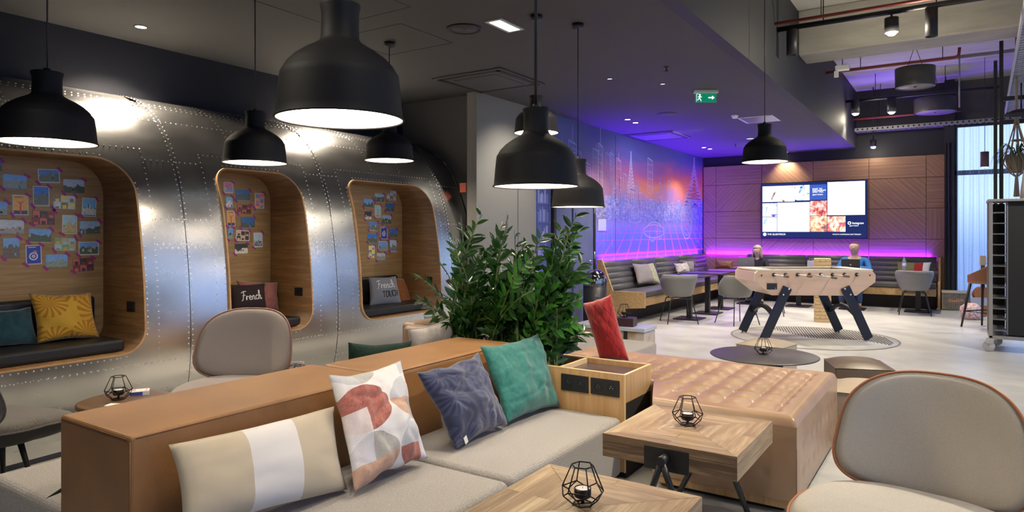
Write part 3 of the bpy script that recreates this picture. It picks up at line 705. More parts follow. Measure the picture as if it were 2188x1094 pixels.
# ================================================================ pillows
def uvmat(name, fn, rough=.9, sheen=.3):
    if name in MATS: return MATS[name]
    m, t, b = newmat(name); MATS[name] = m
    uv = t.add('ShaderNodeUVMap', uv_map='UVMap').outputs[0]; s = t.add('ShaderNodeSeparateXYZ', {0: uv})
    col, h = fn(t, s.outputs[0], s.outputs[1], uv); t.l.new(col, b.inputs['Base Color'])
    if h is not None: t.l.new(t.add('ShaderNodeBump', {'Height': h, 'Strength': .5, 'Distance': .006}).outputs[0], b.inputs['Normal'])
    b.inputs['Roughness'].default_value = rough; b.inputs['Sheen Weight'].default_value = sheen; b.inputs['Specular IOR Level'].default_value = .2
    return m
def pillow(name, label, cs, th, m, seed=0, wr=.012, pinch=.05, cat='cushion', group=None, back=None, piping=None, n=26):
    cs = [V(c) for c in cs]; bl, br, tr, tl = cs; c0 = (bl+br+tr+tl)/4
    nn = ((br-bl).cross(tl-bl)).normalized()
    if back is None: back = 1.0
    def base(u, v):
        # edges bow inwards between the corners
        u2 = u + (0.5-u)*2*pinch*(1-(2*v-1)**2)*abs(2*u-1)**1.0*.9; v2 = v + (0.5-v)*2*pinch*(1-(2*u-1)**2)*abs(2*v-1)*.9
        return (bl*(1-u2)+br*u2)*(1-v2)+(tl*(1-u2)+tr*u2)*v2
    def prof(u, v):
        a = max(0, 1-abs(2*u-1)**2.6); b_ = max(0, 1-abs(2*v-1)**2.6); return (a*b_)**.55
    sd = V((seed*3.1, seed*1.7, 0))
    def S(u, v, side=1):
        p = prof(u, v); q = base(u, v)
        w_ = noise.noise(V((u*3.5, v*3.5, side*2))+sd)*wr + (noise.noise(V((u*9, v*5, side))+sd*2))*wr*.45 - max(0, .18-abs(noise.noise(V((u*2.6+v*1.2, v*4.2-u, side))+sd*3)))*wr*2.2
        e = (1-p)*p*4
        k = 1 if side > 0 else back
        return q + nn*side*(th*.5*p*k + w_*min(1, p*1.6)) + (tl-bl).normalized()*noise.noise(V((u*5, v*5, 9))+sd)*wr*.4
    b = B(); uvs = {}
    g1 = [[b.b.verts.new(S(i/n, j/n, 1)-c0) for j in range(n+1)] for i in range(n+1)]
    g2 = [[g1[i][j] if i in (0, n) or j in (0, n) else b.b.verts.new(S(i/n, j/n, -1)-c0) for j in range(n+1)] for i in range(n+1)]
    uvl = b.b.loops.layers.uv.new('UVMap')
    for g, fl in ((g1, 0), (g2, 1)):
        for i in range(n):
            for j in range(n):
                idx = [(i, j), (i+1, j), (i+1, j+1), (i, j+1)]
                if fl: idx = idx[::-1]
                f = b.face([g[a][c] for a, c in idx], m, True)
                if f:
                    for lp, (a, c) in zip(f.loops, idx): lp[uvl].uv = (a/n, c/n)
    o = b.done(name, loc=c0, recalc=False); tag(o, label, cat, group)
    if piping:
        q = B(); pts = [S(i/n, 0)-c0 for i in range(n)]+[S(1, i/n)-c0 for i in range(n)]+[S(1-i/n, 1)-c0 for i in range(n)]+[S(0, 1-i/n)-c0 for i in range(n)]
        q.tube(pts, .0035, piping, 6, closed=True); q.done('piping', o)
    return o, (lambda u, v, e=.002: S(u, v, 1)+nn*e-c0), nn
def beige_stripe(t, u, v, uv):
    n = t.add('ShaderNodeTexNoise', {'Vector': uv, 'Scale': 420, 'Detail': 1}).outputs[0]
    w = t.math('MULTIPLY', t.math('GREATER_THAN', u, .36), t.math('LESS_THAN', u, .665))
    a = t.ramp(n, [(.3, (.38, .325, .245)), (.7, (.52, .455, .35))]); bb = t.ramp(n, [(.3, (.56, .55, .56)), (.7, (.64, .63, .64))])
    return t.mix(w, a, bb), t.math('MULTIPLY', n, .25)
def circles(t, u, v, uv):
    N = 4.0; U = t.math('MULTIPLY_ADD', u, 3.1, .25); W = t.math('MULTIPLY_ADD', v, 4.4, .3)
    fu, fv = t.math('FRACT', U), t.math('FRACT', W); iu, iv = t.math('FLOOR', U), t.math('FLOOR', W)
    cell = t.add('ShaderNodeCombineXYZ', {0: iu, 1: iv}).outputs[0]
    h = t.add('ShaderNodeTexWhiteNoise', {'Vector': cell}, noise_dimensions='3D').outputs[0]
    pu = t.math('MODULO', iu, 2.0); pv = t.math('MODULO', iv, 2.0)
    du = t.math('SUBTRACT', fu, t.math('SUBTRACT', 1.0, pu)); dv = t.math('SUBTRACT', fv, t.math('SUBTRACT', 1.0, pv))
    d = t.math('SQRT', t.math('ADD', t.math('MULTIPLY', du, du), t.math('MULTIPLY', dv, dv)))
    ins = t.math('LESS_THAN', d, .97)
    r = t.n.new('ShaderNodeValToRGB'); r.color_ramp.interpolation = 'CONSTANT'; e = r.color_ramp.elements
    cs = [(.33, .33, .33), (.30, .07, .05), (.60, .52, .53), (.48, .48, .55), (.45, .27, .19), (.30, .30, .29), (.62, .58, .60), (.40, .42, .47)]
    while len(e) < len(cs): e.new(.5)
    for i, c in enumerate(cs): e[i].position = i/len(cs); e[i].color = c4(c)
    t.l.new(h, r.inputs[0])
    n = t.add('ShaderNodeTexNoise', {'Vector': uv, 'Scale': 30, 'Detail': 6, 'Roughness': .75}).outputs[0]
    c = t.mix(t.math('MULTIPLY_ADD', n, .9, -.3, True), r.outputs[0], t.mix(.5, r.outputs[0], (.75, .7, .68, 1)))
    return t.mix(ins, (.62, .61, .63, 1), c), n
def palm(c1, c2, sc=1.0):
    def f(t, u, v, uv):
        # fans of fronds: angular stripes round scattered points
        vo = t.add('ShaderNodeTexVoronoi', {'Vector': uv, 'Scale': 2.6*sc}); p = vo.outputs['Position']
        d = t.n.new('ShaderNodeVectorMath'); d.operation = 'SUBTRACT'; 
        sc_ = t.n.new('ShaderNodeVectorMath'); sc_.operation = 'SCALE'; t.l.new(uv, sc_.inputs[0]); sc_.inputs[3].default_value = 1.0
        t.l.new(sc_.outputs[0], d.inputs[0]); t.l.new(p, d.inputs[1]); s = t.add('ShaderNodeSeparateXYZ', {0: d.outputs[0]})
        ang = t.math('ARCTAN2', s.outputs[1], s.outputs[0]); ds = vo.outputs['Distance']
        n = t.add('ShaderNodeTexNoise', {'Vector': uv, 'Scale': 6, 'Detail': 2}).outputs[0]
        a = t.math('ABSOLUTE', t.math('SUBTRACT', t.math('FRACT', t.math('ADD', t.math('MULTIPLY', ang, 2.4), t.math('MULTIPLY', ds, 1.6))), .5))
        k = t.math('MULTIPLY', t.math('LESS_THAN', a, .23), t.math('LESS_THAN', ds, .75))
        return t.mix(k, c1, c2), k
    return f
def quilt(t, u, v, uv):
    a = t.math('ABSOLUTE', t.math('SUBTRACT', t.math('FRACT', t.math('MULTIPLY', t.math('ADD', u, v), 3.6)), .5))
    b_ = t.math('ABSOLUTE', t.math('SUBTRACT', t.math('FRACT', t.math('MULTIPLY', t.math('SUBTRACT', u, v), 3.6)), .5))
    mn = t.math('MINIMUM', a, b_); k = t.math('MULTIPLY', mn, 9, 0, True); kk = t.math('POWER', k, .4)
    return t.mix(kk, (.12, .005, .007, 1), (.29, .011, .014, 1)), kk
cushy = uvmat('stripe_linen', beige_stripe)
circ = uvmat('circle_print', circles)
navyp = uvmat('navy_palm_velvet', palm((.018, .024, .062, 1), (.036, .044, .105, 1)), .7, .35)
goldp = uvmat('gold_palm_velvet', palm((.50, .30, .03, 1), (.38, .16, .010, 1), .7), .6, .3)
redq = uvmat('red_quilt', quilt, .8, .4)
teal = fabric('teal_velvet', (.008, .095, .085), (.016, .135, .12), 40, .05, .7, .3)
SEATZ = .395; nrm = (1, 0, .61)
def pl(name, label, px, x0, th, m, seed, z0=SEATZ, n_=nrm, **k):
    cs = [atp(a, b_, (x0, 0, z0), n_) for a, b_ in px]; return pillow(name, label, cs, th, m, seed, **k)
pl('cushion', 'long beige cushion with a white middle band, leaning on the tan leather backrest', ((388, 1140), (742, 1046), (714, 868), (360, 950)), -2.16, .14, cushy, 1, wr=.006, pinch=.03)
pl('cushion', 'white square cushion with red and grey quarter circles on the front sofa', ((757, 1056), (914, 978), (856, 770), (701, 802)), -2.09, .16, circ, 2, n=40, wr=.030, pinch=.06)
o, f, nn = pl('cushion', 'dark navy blue patterned velvet cushion on the front sofa', ((975, 962), (1086, 908), (1022, 753), (890, 795)), -2.09, .17, navyp, 3, n=40, wr=.030, pinch=.06)
b = B(); p = f(.16, .03, .004); b.box((-.0, -.012, -.02), (.002, .012, .02), white, Matrix.Translation(p) @ Matrix.Rotation(R(25), 4, 'X')); b.done('care_tag', o)
pl('cushion', 'teal green velvet cushion on the front sofa beside the oak planter box', ((1082, 906), (1198, 868), (1151, 712), (1025, 740)), -2.09, .17, teal, 4, n=40, wr=.026, pinch=.05)

# ================================================================ front sofa
tan = mat('tan_leather', (.205, .098, .036), .5, col2=(.30, .150, .060), sc=3.2, det=7, bump=.10, bsc=160, spec=.4, rvar=.2)
greyf = fabric('light_grey_wool', (.19, .18, .17), (.38, .36, .345), 230, .35)
greyf2 = fabric('grey_wool_side', (.22, .215, .21), (.44, .43, .42), 150, .6)
sofa = empty('sofa', 'long double-sided sofa with tan leather backrest and pale grey wool seats', 'sofa', (-2.4, 2.5, 0))
def S_(lo, hi, m, nm, bev=.03, par=sofa, M=None, seg=3):
    off = V((2.4, -2.5, 0)); b = B(); b.box(V(lo)+off, V(hi)+off, m, M); return b.done(nm, par, bevel=bev, seg=seg)
S_((-2.97, 1.25, .02), (-2.44, 2.505, .75), tan, 'backrest', .014)
S_((-2.915, 2.515, .02), (-2.45, 3.725, .752), tan, 'backrest', .03, seg=5)
b = B(); off = V((2.4, -2.5, 0))
for z in (.7385,):
    pp = [(-2.441, 1.27, z), (-2.441, 2.50, z)]; b.tube([V(q)+off for q in pp], .0025, mat('tan_seam', (.16, .07, .025), .6), 5)
    b.tube([V(q)+off for q in [(-2.95, 1.249, z), (-2.46, 1.249, z)]], .0025, MATS['tan_seam'], 5)
b.tube([V(q)+off for q in [(-2.440, 1.251, .03), (-2.440, 1.251, .73)]], .0022, MATS['tan_seam'], 5)
b.tube([V(q)+off for q in [(-2.452, 2.54, .742), (-2.452, 3.66, .742)]], .0022, MATS['tan_seam'], 5)
b.done('seam', sofa)
def seat(lo, hi, nm='seat_cushion'):
    off = V((2.4, -2.5, 0)); lo = V(lo)+off; hi = V(hi)+off; r = .035
    b = B(); b.box(lo, hi, greyf); o = b.done(nm, sofa, bevel=.035, seg=5)
    return o
seat((-2.44, 1.27, .03), (-1.655, 2.500, .37)); seat((-2.448, 2.514, .03), (-1.665, 3.715, .374))
seat((-3.68, 1.26, .03), (-2.972, 2.50, .37)); seat((-3.68, 2.514, .03), (-2.972, 3.70, .37))
b = B(); off = V((2.4, -2.5, 0))
for x in (-2.35, -1.72, -3.4, -3.05):
    for y in (1.4, 2.28, 2.5, 3.5): b.box(V((x-.02, y-.02, 0))+off, V((x+.02, y+.02, .03))+off, blackm)
b.done('feet', sofa)
# cushions on the rear side of the sofa
dgreen = fabric('dark_green_velvet', (.004, .017, .012), (.008, .03, .02), 60, .08, .8, .08)
linen = fabric('pale_linen', (.36, .32, .29), (.50, .46, .42), 200, .3)
def rear(label, px, x0, th, m, seed, **k):
    # leaning against the rear face; the upper edge shows over the backrest
    cs = [atp(a, b_, (x0, 0, .75), (1, 0, -.25)) for a, b_ in px]; return pillow('cushion', label, cs, th, m, seed, **k)
rear('dark green cushion just showing over the tan backrest, behind the patterned cushions', ((726, 905), (872, 868), (880, 728), (744, 731)), -3.08, .12, dgreen, 5)
rear('pale linen cushion with a pointed corner behind the tan backrest, left of the plant', ((878, 850), (1000, 800), (962, 679), (872, 702)), -3.10, .13, linen, 6, pinch=.05, piping=linen)
cs = [V((-3.30, 1.32, .47)), V((-3.04, 1.50, .45)), V((-3.02, 1.62, .62)), V((-3.22, 1.40, .66))]
q1 = at(96, 1066, z=.43); q2 = V((-3.03, 1.50, .44)); 
pillow('cushion', 'dark green cushion corner poking out behind the near end of the tan backrest', [q1+V((0, 0, 0)), V((-2.99, 1.46, .44)), V((-2.995, 1.80, .70)), V((-3.03, 1.62, .60))], .07, dgreen, 8, n=14)

# ================================================================ oak planter box and plants
oakp = mat('oak_planter', (.42, .24, .10), .45, col2=(.56, .36, .18), sc=1.6, st=(22, 22, 1), det=5, bump=.05, bsc=4)
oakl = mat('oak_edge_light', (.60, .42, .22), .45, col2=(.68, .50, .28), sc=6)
plx0, plx1, ply0, ply1, plz = -3.35, -1.655, 3.735, 4.145, .62
pb = empty('planter_box', 'long oak planter box with black sockets and a dark tray at its end', 'planter', ((plx0+plx1)/2, (ply0+ply1)/2, 0))
o0 = -V(pb.location); o0.z = 0
def P_(lo, hi, m, nm, par=pb, bev=.002): return B().box(V(lo)+o0, V(hi)+o0, m).done(nm, par, bevel=bev)
P_((plx0, ply0, .04), (plx1, ply0+.02, plz), oakp, 'front_board'); P_((plx0, ply1-.02, .04), (plx1, ply1, plz), oakp, 'rear_board')
P_((plx1-.02, ply0+.021, .04), (plx1, ply1-.021, plz), oakp, 'end_board'); P_((plx0, ply0+.021, .04), (plx0+.02, ply1-.021, plz), oakp, 'end_board')
P_((-2.125, ply0+.021, .05), (-2.105, ply1-.021, plz), oakl, 'divider'); P_((-2.104, ply0+.021, plz-.045), (plx1-.021, ply1-.021, plz-.03), mat('brown_tray', (.07, .045, .045), .25), 'tray')
P_((plx0+.021, ply0+.021, .3), (-2.126, ply1-.021, plz-.07), mat('potting_soil', (.02, .014, .01), .95, bump=.6, bsc=50), 'soil')
# pale oak top rims
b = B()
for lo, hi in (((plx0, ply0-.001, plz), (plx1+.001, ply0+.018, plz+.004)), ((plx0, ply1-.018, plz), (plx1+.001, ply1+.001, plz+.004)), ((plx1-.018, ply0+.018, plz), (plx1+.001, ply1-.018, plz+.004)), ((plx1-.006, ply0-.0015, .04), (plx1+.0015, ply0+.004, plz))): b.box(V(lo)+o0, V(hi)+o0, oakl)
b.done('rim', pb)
P_((plx1-.0005, ply0+.012, .02), (plx1+.003, ply1-.014, .455), blackm, 'end_panel')
P_((-1.99, ply0+.02, .0), (plx1-.004, ply1-.02, .04), blackm, 'plinth')
for (a, c) in ((1200, 1258), (1263, 1324)):
    p = at(a, 815, y=ply0); q = at(c, 825, y=ply0); zt = at((a+c)/2, 801+(a-1200)*.14, y=ply0).z; zb = at((a+c)/2, 836+(a-1200)*.14, y=ply0).z
    s = P_((p.x, ply0-.009, zb), (q.x, ply0, zt), black, 'power_socket', bev=.002)
    for f in (.28, .74):
        b = B()
        cx_ = p.x+(q.x-p.x)*f; M = Matrix.Rotation(R(90), 3, 'X')
        b.lathe([(.024, 0), (.027, .0), (.027, .003), (.024, .003), (.024, 0)], V((cx_, ply0-.009, (zt+zb)/2))+o0, blackm, 20, False, M)
        for dx in (-.009, .009): b.lathe([(0, 0), (.0025, 0), (.0025, .0045), (0, .0045)], V((cx_+dx, ply0-.009, (zt+zb)/2))+o0, chrome, 8, False, M)
        b.lathe([(0, 0), (.003, 0), (.003, .008), (0, .008)], V((cx_, ply0-.009, (zt+zb)/2+.012))+o0, chrome, 8, False, M)
        b.done('socket_outlet', s)
leafm = mat('glossy_leaf', (.008, .035, .008), .24, col2=(.025, .09, .016), sc=6, spec=.6)
leafl = mat('young_leaf', (.025, .12, .018), .28, col2=(.06, .22, .03), sc=6, spec=.6)
stemm = mat('leaf_stem', (.05, .09, .025), .45, col2=(.12, .18, .05), sc=20)
def frond(root, name, pts, wl, rng, m, n=24, lab=None):
    """a thick arching stem with paired pointed leaflets"""
    N = len(pts); st = B(); rr = [.0115*(1-.75*i/(N-1)) for i in range(N)]; st.tube(pts, rr, stemm, 6)
    b = B(); tot = n
    for k in range(tot):
        f = .16+.82*k/(tot-1); g = f*(N-1); i = min(int(g), N-2); p = pts[i].lerp(pts[i+1], g-i); t = (pts[i+1]-pts[i]).normalized()
        side = 1 if k % 2 else -1
        s = t.cross(V((rng.uniform(-.3, .3), rng.uniform(-.3, .3), 1)))
        if s.length < .2: s = t.cross(V((1, .2, 0)))
        s.normalize(); s = (Matrix.Rotation(rng.choice([.5, 1.1])*1.0+frond.tw, 3, t) @ s)*side
        d = (s*.8+t*rng.uniform(.55, .95)+V((0, 0, rng.uniform(-.25, .15)))).normalized()
        L = wl*(.7+.5*sin(pi*min(1, f*.95)))*rng.uniform(.85, 1.15); W = L*.155
        up = d.cross(t).normalized(); w_ = up.cross(d).normalized(); droop = V((0, 0, -1))
        rows = []
        for j, (a, ww) in enumerate(((0, .12), (.2, .75), (.45, 1), (.72, .72), (1, .02))):
            c = p+d*L*a+droop*L*.12*a*a; rows.append([b.b.verts.new(c-w_*W*ww+up*W*ww*.28), b.b.verts.new(c), b.b.verts.new(c+w_*W*ww+up*W*ww*.28)])
        for r1, r2 in zip(rows, rows[1:]):
            for q in (0, 1): b.face([r1[q], r1[q+1], r2[q+1], r2[q]], m, True)
    o = b.done(name, root, recalc=False); st.done('stem', o)
    return o
def arch(base, tip, bow):
    base, tip, bow = V(base), V(tip), V(bow); out = []
    for i in range(9):
        f = i/8; out.append(base.lerp(tip, f)+bow*4*f*(1-f)*.5+V((0, 0, .0)))
    return out
rg = random.Random(21)
def zz(label, bx, by, tips, seed):
    r = empty('zz_plant', label, 'plant', (bx, by, plz-.07)); rng = random.Random(seed); r['group'] = 'glossy green plants in the oak planter'
    for (px, py, yy, L, hue) in tips:
        tip = at(px, py, y=yy)-r.location; b0 = V((rng.uniform(-.14, .14), rng.uniform(-.08, .08), -.02)); h = V((tip.x*.5, tip.y*.5, 0)); frond.tw = rng.uniform(-.4, .4)
        frond(r, 'frond', arch(b0, tip, (-(tip.x-b0.x)*.45, -(tip.y-b0.y)*.45, .12)), L, rng, leafl if hue else leafm, int(28+rng.random()*8))
    for k in range(7):
        tip = V((rng.uniform(-.30, .28), rng.uniform(-.16, .16), rng.uniform(.25, .52))); b0 = V((rng.uniform(-.12, .12), rng.uniform(-.08, .08), -.02)); frond.tw = rng.uniform(-.6, .6)
        frond(r, 'frond', arch(b0, tip, (-tip.x*.4, -tip.y*.4, .08)), .10, rng, leafm, 26)
    return r
zz('glossy green plant at the left of the oak planter, arching over the tan backrest', -2.95, 3.93,
   [(1030, 455, 4.05, .115, 0), (965, 500, 3.95, .11, 0), (885, 585, 3.9, .10, 0), (890, 640, 3.85, .10, 0), (985, 560, 3.8, .11, 0), (1020, 600, 3.85, .11, 0), (930, 620, 4.05, .1, 0), (1075, 480, 3.95, .12, 0), (1000, 640, 3.95, .11, 0), (960, 690, 3.8, .1, 0), (1040, 530, 4.1, .115, 0), (985, 470, 4.1, .11, 0), (1060, 610, 3.8, .11, 0), (940, 560, 4.1, .1, 0)], 31)
zz('tall glossy green plant in the middle of the oak planter with the highest fronds', -2.62, 3.93,
   [(1085, 470, 3.9, .125, 0), (1100, 500, 4.0, .12, 0), (1060, 530, 3.95, .12, 0), (1130, 555, 3.8, .12, 1), (1140, 620, 3.75, .12, 0), (1105, 600, 3.9, .12, 0), (1050, 640, 3.8, .11, 0), (1160, 500, 4.05, .12, 0), (1115, 660, 3.85, .11, 0), (1070, 570, 4.1, .12, 0), (1150, 560, 4.1, .12, 0), (1095, 560, 4.1, .12, 0), (1125, 520, 4.1, .12, 0)], 32)
zz('glossy green plant at the right of the oak planter, nearest the dark tray', -2.33, 3.93,
   [(1232, 458, 4.0, .12, 0), (1242, 490, 4.05, .11, 1), (1245, 560, 4.0, .12, 0), (1255, 590, 4.05, .10, 1), (1215, 560, 3.95, .12, 0), (1185, 530, 3.9, .12, 0), (1170, 580, 3.8, .13, 1), (1240, 640, 3.95, .11, 1), (1215, 640, 3.85, .12, 0), (1190, 660, 3.8, .11, 0), (1235, 690, 3.9, .10, 1), (1200, 490, 4.1, .12, 0), (1180, 610, 4.1, .12, 0), (1225, 520, 4.1, .12, 0), (1205, 600, 4.1, .12, 0)], 33)

# ================================================================ tufted leather ottoman
tuft = mat('tufted_leather', (.25, .150, .085), .36, col2=(.35, .225, .14), sc=2.5, det=6, bump=.04, bsc=140, spec=.55, rvar=.1)
ox0, ox1, oy0, oy1, oz = -2.60, -.69, 3.70, 5.09, .52
oy0t = 4.16  # the planter box stands before the left part
ot = empty('tufted_ottoman', 'large square tufted tan leather ottoman on an oak plinth', 'ottoman', ((ox0+ox1)/2, (oy0+oy1)/2, 0))
oo = -V(ot.location)
px0 = -1.47
b = B()
txs = [ox1-.13-.157*i for i in range(12)]; tys = [oy0+.117+.183*i for i in range(7)]
xc = -1.645
def xl(y): return px0+(xc-px0)*(y-oy0)/(oy0t-oy0)
def tz(x, y, A):
    e = min(ox1-x, y-oy0, x-xl(y)+.042) if A else min(x-ox0, ox1-x, oy1-y, y-oy0t if x < xc else 9)
    fx = (ox1-.13-x)/.157; fy = (y-(oy0+.117))/.183
    s = abs(sin(pi*fx))**.7*abs(sin(pi*fy))**.35
    m = max(0, min(1, (e-.08)/.05))
    if fy < 0 or fy > 6: s = max(s, .4)
    crease = abs(sin(pi*fx))**.5
    h = .026*(.22*crease+.78*s)-.018
    # button dimples
    dx = (fx-round(fx))*.157; dy = (fy-round(fy))*.183
    h -= .020*math.exp(-(dx*dx+dy*dy)/.0005)
    # rounded rim
    r = .05; z = 0
    if e < r: z = -r+sqrt(max(0, r*r-(r-e)**2))
    return oz+h*m+z
def ga(u, v): y = oy0+(oy0t-oy0)*v; x = xl(y)+(ox1-xl(y))*u; return V((x, y, tz(x, y, True)))+oo
def gb(u, v): y = oy0t+(oy1-oy0t)*v; x = ox0+(ox1-ox0)*u; return V((x, y, tz(x, y, False)))+oo
b.grid(ga, 90, 44, tuft); b.grid(gb, 160, 84, tuft)
b.done('tufted_top', ot, recalc=False)
# sides as a soft wall with two button rows
b = B(); pa = [(px0, oy0), (ox1, oy0), (ox1, oy1), (ox0, oy1), (ox0, oy0t), (xc, oy0t)]
def side(p, q, n):
    L = math.hypot(q[0]-p[0], q[1]-p[1]); nv = 16; k = max(4, int(L/.02)); nd = V((q[1]-p[1], -(q[0]-p[0]), 0)).normalized()
    def fn(u, v):
        z = .085+(oz-.05-.085)*v; s = u*L; d = 0
        if n:
            for zb in (.20, .34):
                for c in range(1, 12):
                    cx_ = c*.155
                    if cx_ < L-.06: d -= .012*math.exp(-((s-cx_)**2+(z-zb)**2)/.0006)
            d += .006*sin(pi*v)
            d *= min(1, min(s, L-s)/.05)
        return V((p[0], p[1], 0)).lerp(V((q[0], q[1], 0)), u)+nd*d+V((0, 0, z))+oo
    b.grid(fn, k, nv, tuft)
for i in range(6): side(pa[i], pa[(i+1) % 6], i in (0, 1, 2))
b.done('side_upholstery', ot)
b = B(); b.prism([V((x, y, .035))+oo for x, y in [(px0+.02, oy0+.02), (ox1-.02, oy0+.02), (ox1-.02, oy1-.02), (ox0+.02, oy1-.02), (ox0+.02, oy0t+.02), (xc+.02, oy0t+.02)]], (0, 0, .05), oakp); b.done('oak_plinth', ot)
b = B(); b.box(V((px0+.08, oy0+.08, 0))+oo, V((ox1-.08, oy1-.08, .035))+oo, blackm); b.done('kick_base', ot)
b = B(); zs = oz-.004; e = .075
b.tube([V((px0+.0, oy0+e, zs))+oo, V((ox1-e, oy0+e, zs))+oo], .0018, MATS['tan_seam'], 5); b.tube([V((ox1-e, oy0+e, zs))+oo, V((ox1-e, oy1-e, zs))+oo], .0018, MATS['tan_seam'], 5)
b.tube([V((ox1-e, oy0+e, zs))+oo, V((ox1-.022, oy0+.022, zs-.012))+oo, V((ox1-.001, oy0+.001, .36))+oo, V((ox1-.0, oy0+.0, .09))+oo], .0018, MATS['tan_seam'], 5)
b.done('seam', ot)

# ================================================================ reclaimed wood tables
def plank_mats(pre, base):
    out = []
    for ax in (0, 1):
        row = []
        for i, (a, c) in enumerate([tuple(tuple(.9*(q*.82+.18*sum(w)/3) for q in w) for w in ac) for ac in base]): row.append(wood('%s_%s_%d' % (pre, 'xy'[ax], i), a, c, ax, 2.2+.3*i, .42, 12, .12))
        out.append(row)
    return out
teak = plank_mats('teak', [((.27, .16, .075), (.50, .34, .18)), ((.34, .21, .10), (.56, .40, .22)), ((.22, .13, .06), (.42, .27, .14)), ((.38, .26, .13), (.60, .45, .27)), ((.30, .19, .095), (.50, .36, .20))])
teakd = wood('teak_side', (.14, .085, .045), (.34, .22, .12), 0, 2.5, .5, 14, .12); teakdy = wood('teak_side_y', (.25, .17, .09), (.46, .33, .19), 1, 2.5, .5, 14, .12)
def wood_table(label, x0, x1, y0, y1, zt, th, seed, cx_, loop_seed=0):
    t = empty('coffee_table', label, 'table', ((x0+x1)/2, (y0+y1)/2, 0)); w, d = (x1-x0)/2, (y1-y0)/2; rng = random.Random(seed); b = B()
    b.box((-w, -d, zt-th), (w, d, zt-.003), teakd)
    n = 5; gap = .0012
    for k in range(n):
        a0 = 1-k/n; a1 = 1-(k+1)/n
        for s, ax in (((0, -1), 0), ((1, 0), 1), ((0, 1), 0), ((-1, 0), 1)):
            m = teak[ax][rng.randrange(5)]
            if ax == 0: q = [(-w*a0, s[1]*d*a0), (w*a0, s[1]*d*a0), (w*a1, s[1]*d*a1), (-w*a1, s[1]*d*a1)]
            else: q = [(s[0]*w*a0, -d*a0), (s[0]*w*a0, d*a0), (s[0]*w*a1, d*a1), (s[0]*w*a1, -d*a1)]
            if k == n-1: q = q[:2]+[q[2]] if False else q
            # break each ring side into boards along its length
            nb = 1+rng.randrange(2) if k < 3 else 1
            c = V((sum(p[0] for p in q)/4, sum(p[1] for p in q)/4)); 
            for j in range(nb):
                f0, f1 = j/nb, (j+1)/nb; A, Bq, C, D = [V(p) for p in q]
                P = [A.lerp(Bq, f0), A.lerp(Bq, f1), D.lerp(C, f1), D.lerp(C, f0)]; cc = sum(P, V((0, 0)))/4
                P = [p+(cc-p).normalized()*gap if (cc-p).length > .01 else p for p in P]
                b.poly([(p.x, p.y, zt) for p in P], teak[ax][rng.randrange(5)])
    top = b.done('table_top', t)
    # side boards
    b = B(); h = th/3
    for i in range(3):
        z0 = zt-th+h*i+.001; z1 = z0+h-.002
        b.box((-w-.001, -d-.001, z0), (w+.001, -d, z1), wood('teak_side_%d' % i, *[((.13, .08, .045), (.36, .24, .14)), ((.10, .062, .035), (.28, .18, .10)), ((.16, .10, .055), (.38, .26, .15))][i], 0, 2.2, .5, 14))
        b.box((w, -d, z0), (w+.001, d, z1), teakdy); b.box((-w-.001, -d, z0), (-w, d, z1), teakdy)
    b.done('side_boards', t)
    for s in (-1, 1):
        y = s*d; py = y+s*.004; b = B(); b.box((cx_-.105, min(y, py), zt-th-.015), (cx_+.105, max(y, py+s*.002), zt-.02), black); pln = b.done('bracket_plate', t, bevel=.003)
        b = B()
        for q in (-.08, .08): b.lathe([(0, .012), (.012, .009), (.014, 0)], (cx_+q, py, zt-th/2-.01), black, 12, True, Matrix.Rotation(R(90*s), 3, 'X'))
        b.done('bolt_head', pln)
        b = B(); b.tube([(cx_, py, zt-th/2-.005), (cx_, py+s*.07, zt-th/2-.005)], .021, black, 14); b.done('pivot', t)
        for q in (-1, 1):
            b = B(); b.tube([(cx_, py+s*.055, zt-th/2-.005), (cx_+q*.045, py+s*.045, zt-th-.08), (cx_+q*.20, py-s*.0, .005)], .0145, black, 12); b.done('leg', t)
    return t
wood_table('square reclaimed-wood coffee table with black A-frame legs beside the tufted ottoman', -1.408, -.782, 2.92, 3.575, .52, .107, 5, 0)
wood_table('square reclaimed-wood coffee table in the very front, cut off by the bottom of the photo', -1.405, -.770, 1.765, 2.41, .52, .107, 11, 0)
# ================================================================ wire candle holders
wax = mat('candle_wax', (.85, .80, .78), .5); wire = mat('dark_wire', (.014, .012, .011), .4, .6)
def candle_holder():
    r = empty('candle_holder', '', 'candle holder'); b = B(); n = 6; rr = .0026
    top = [V((.042*cos(i*pi/3), .042*sin(i*pi/3), .148)) for i in range(6)]; mid = [V((.079*cos(i*pi/3), .079*sin(i*pi/3), .062)) for i in range(6)]
    low = [V((.076*cos(i*pi/3+pi/6), .076*sin(i*pi/3+pi/6), .038)) for i in range(6)]; bot = [V((.038*cos(i*pi/3+pi/6), .038*sin(i*pi/3+pi/6), .004)) for i in range(6)]
    E = []
    for i in range(6):
        j = (i+1) % 6; E += [(top[i], top[j]), (top[i], mid[i]), (mid[i], low[i]), (low[i], mid[j]), (low[i], bot[i]), (bot[i], bot[j])]
        if i % 2 == 0: E.append((mid[i], mid[j]))
    for a, c in E: b.tube([a, c], rr, wire, 6)
    b.tube([bot[0], bot[3]], rr, wire, 6)
    b.done('wire_frame', r)
    b = B(); b.lathe([(0, .03), (.029, .03), (.032, .034), (.032, .064), (.029, .064), (.029, .056), (0, .056)], m=wire, n=24); b.lathe([(0, .004), (.008, .004), (.005, .03), (0, .03)], m=wire, n=10); c = b.done('candle_cup', r)
    b = B(); b.lathe([(0, .056), (.0285, .056), (.0285, .061), (0, .060)], m=wax, n=24); b.tube([(0, 0, .06), (.001, 0, .068)], .0008, blackm, 5); b.done('candle', c)
    return r
ch = candle_holder(); G = 'black wire candle holders'
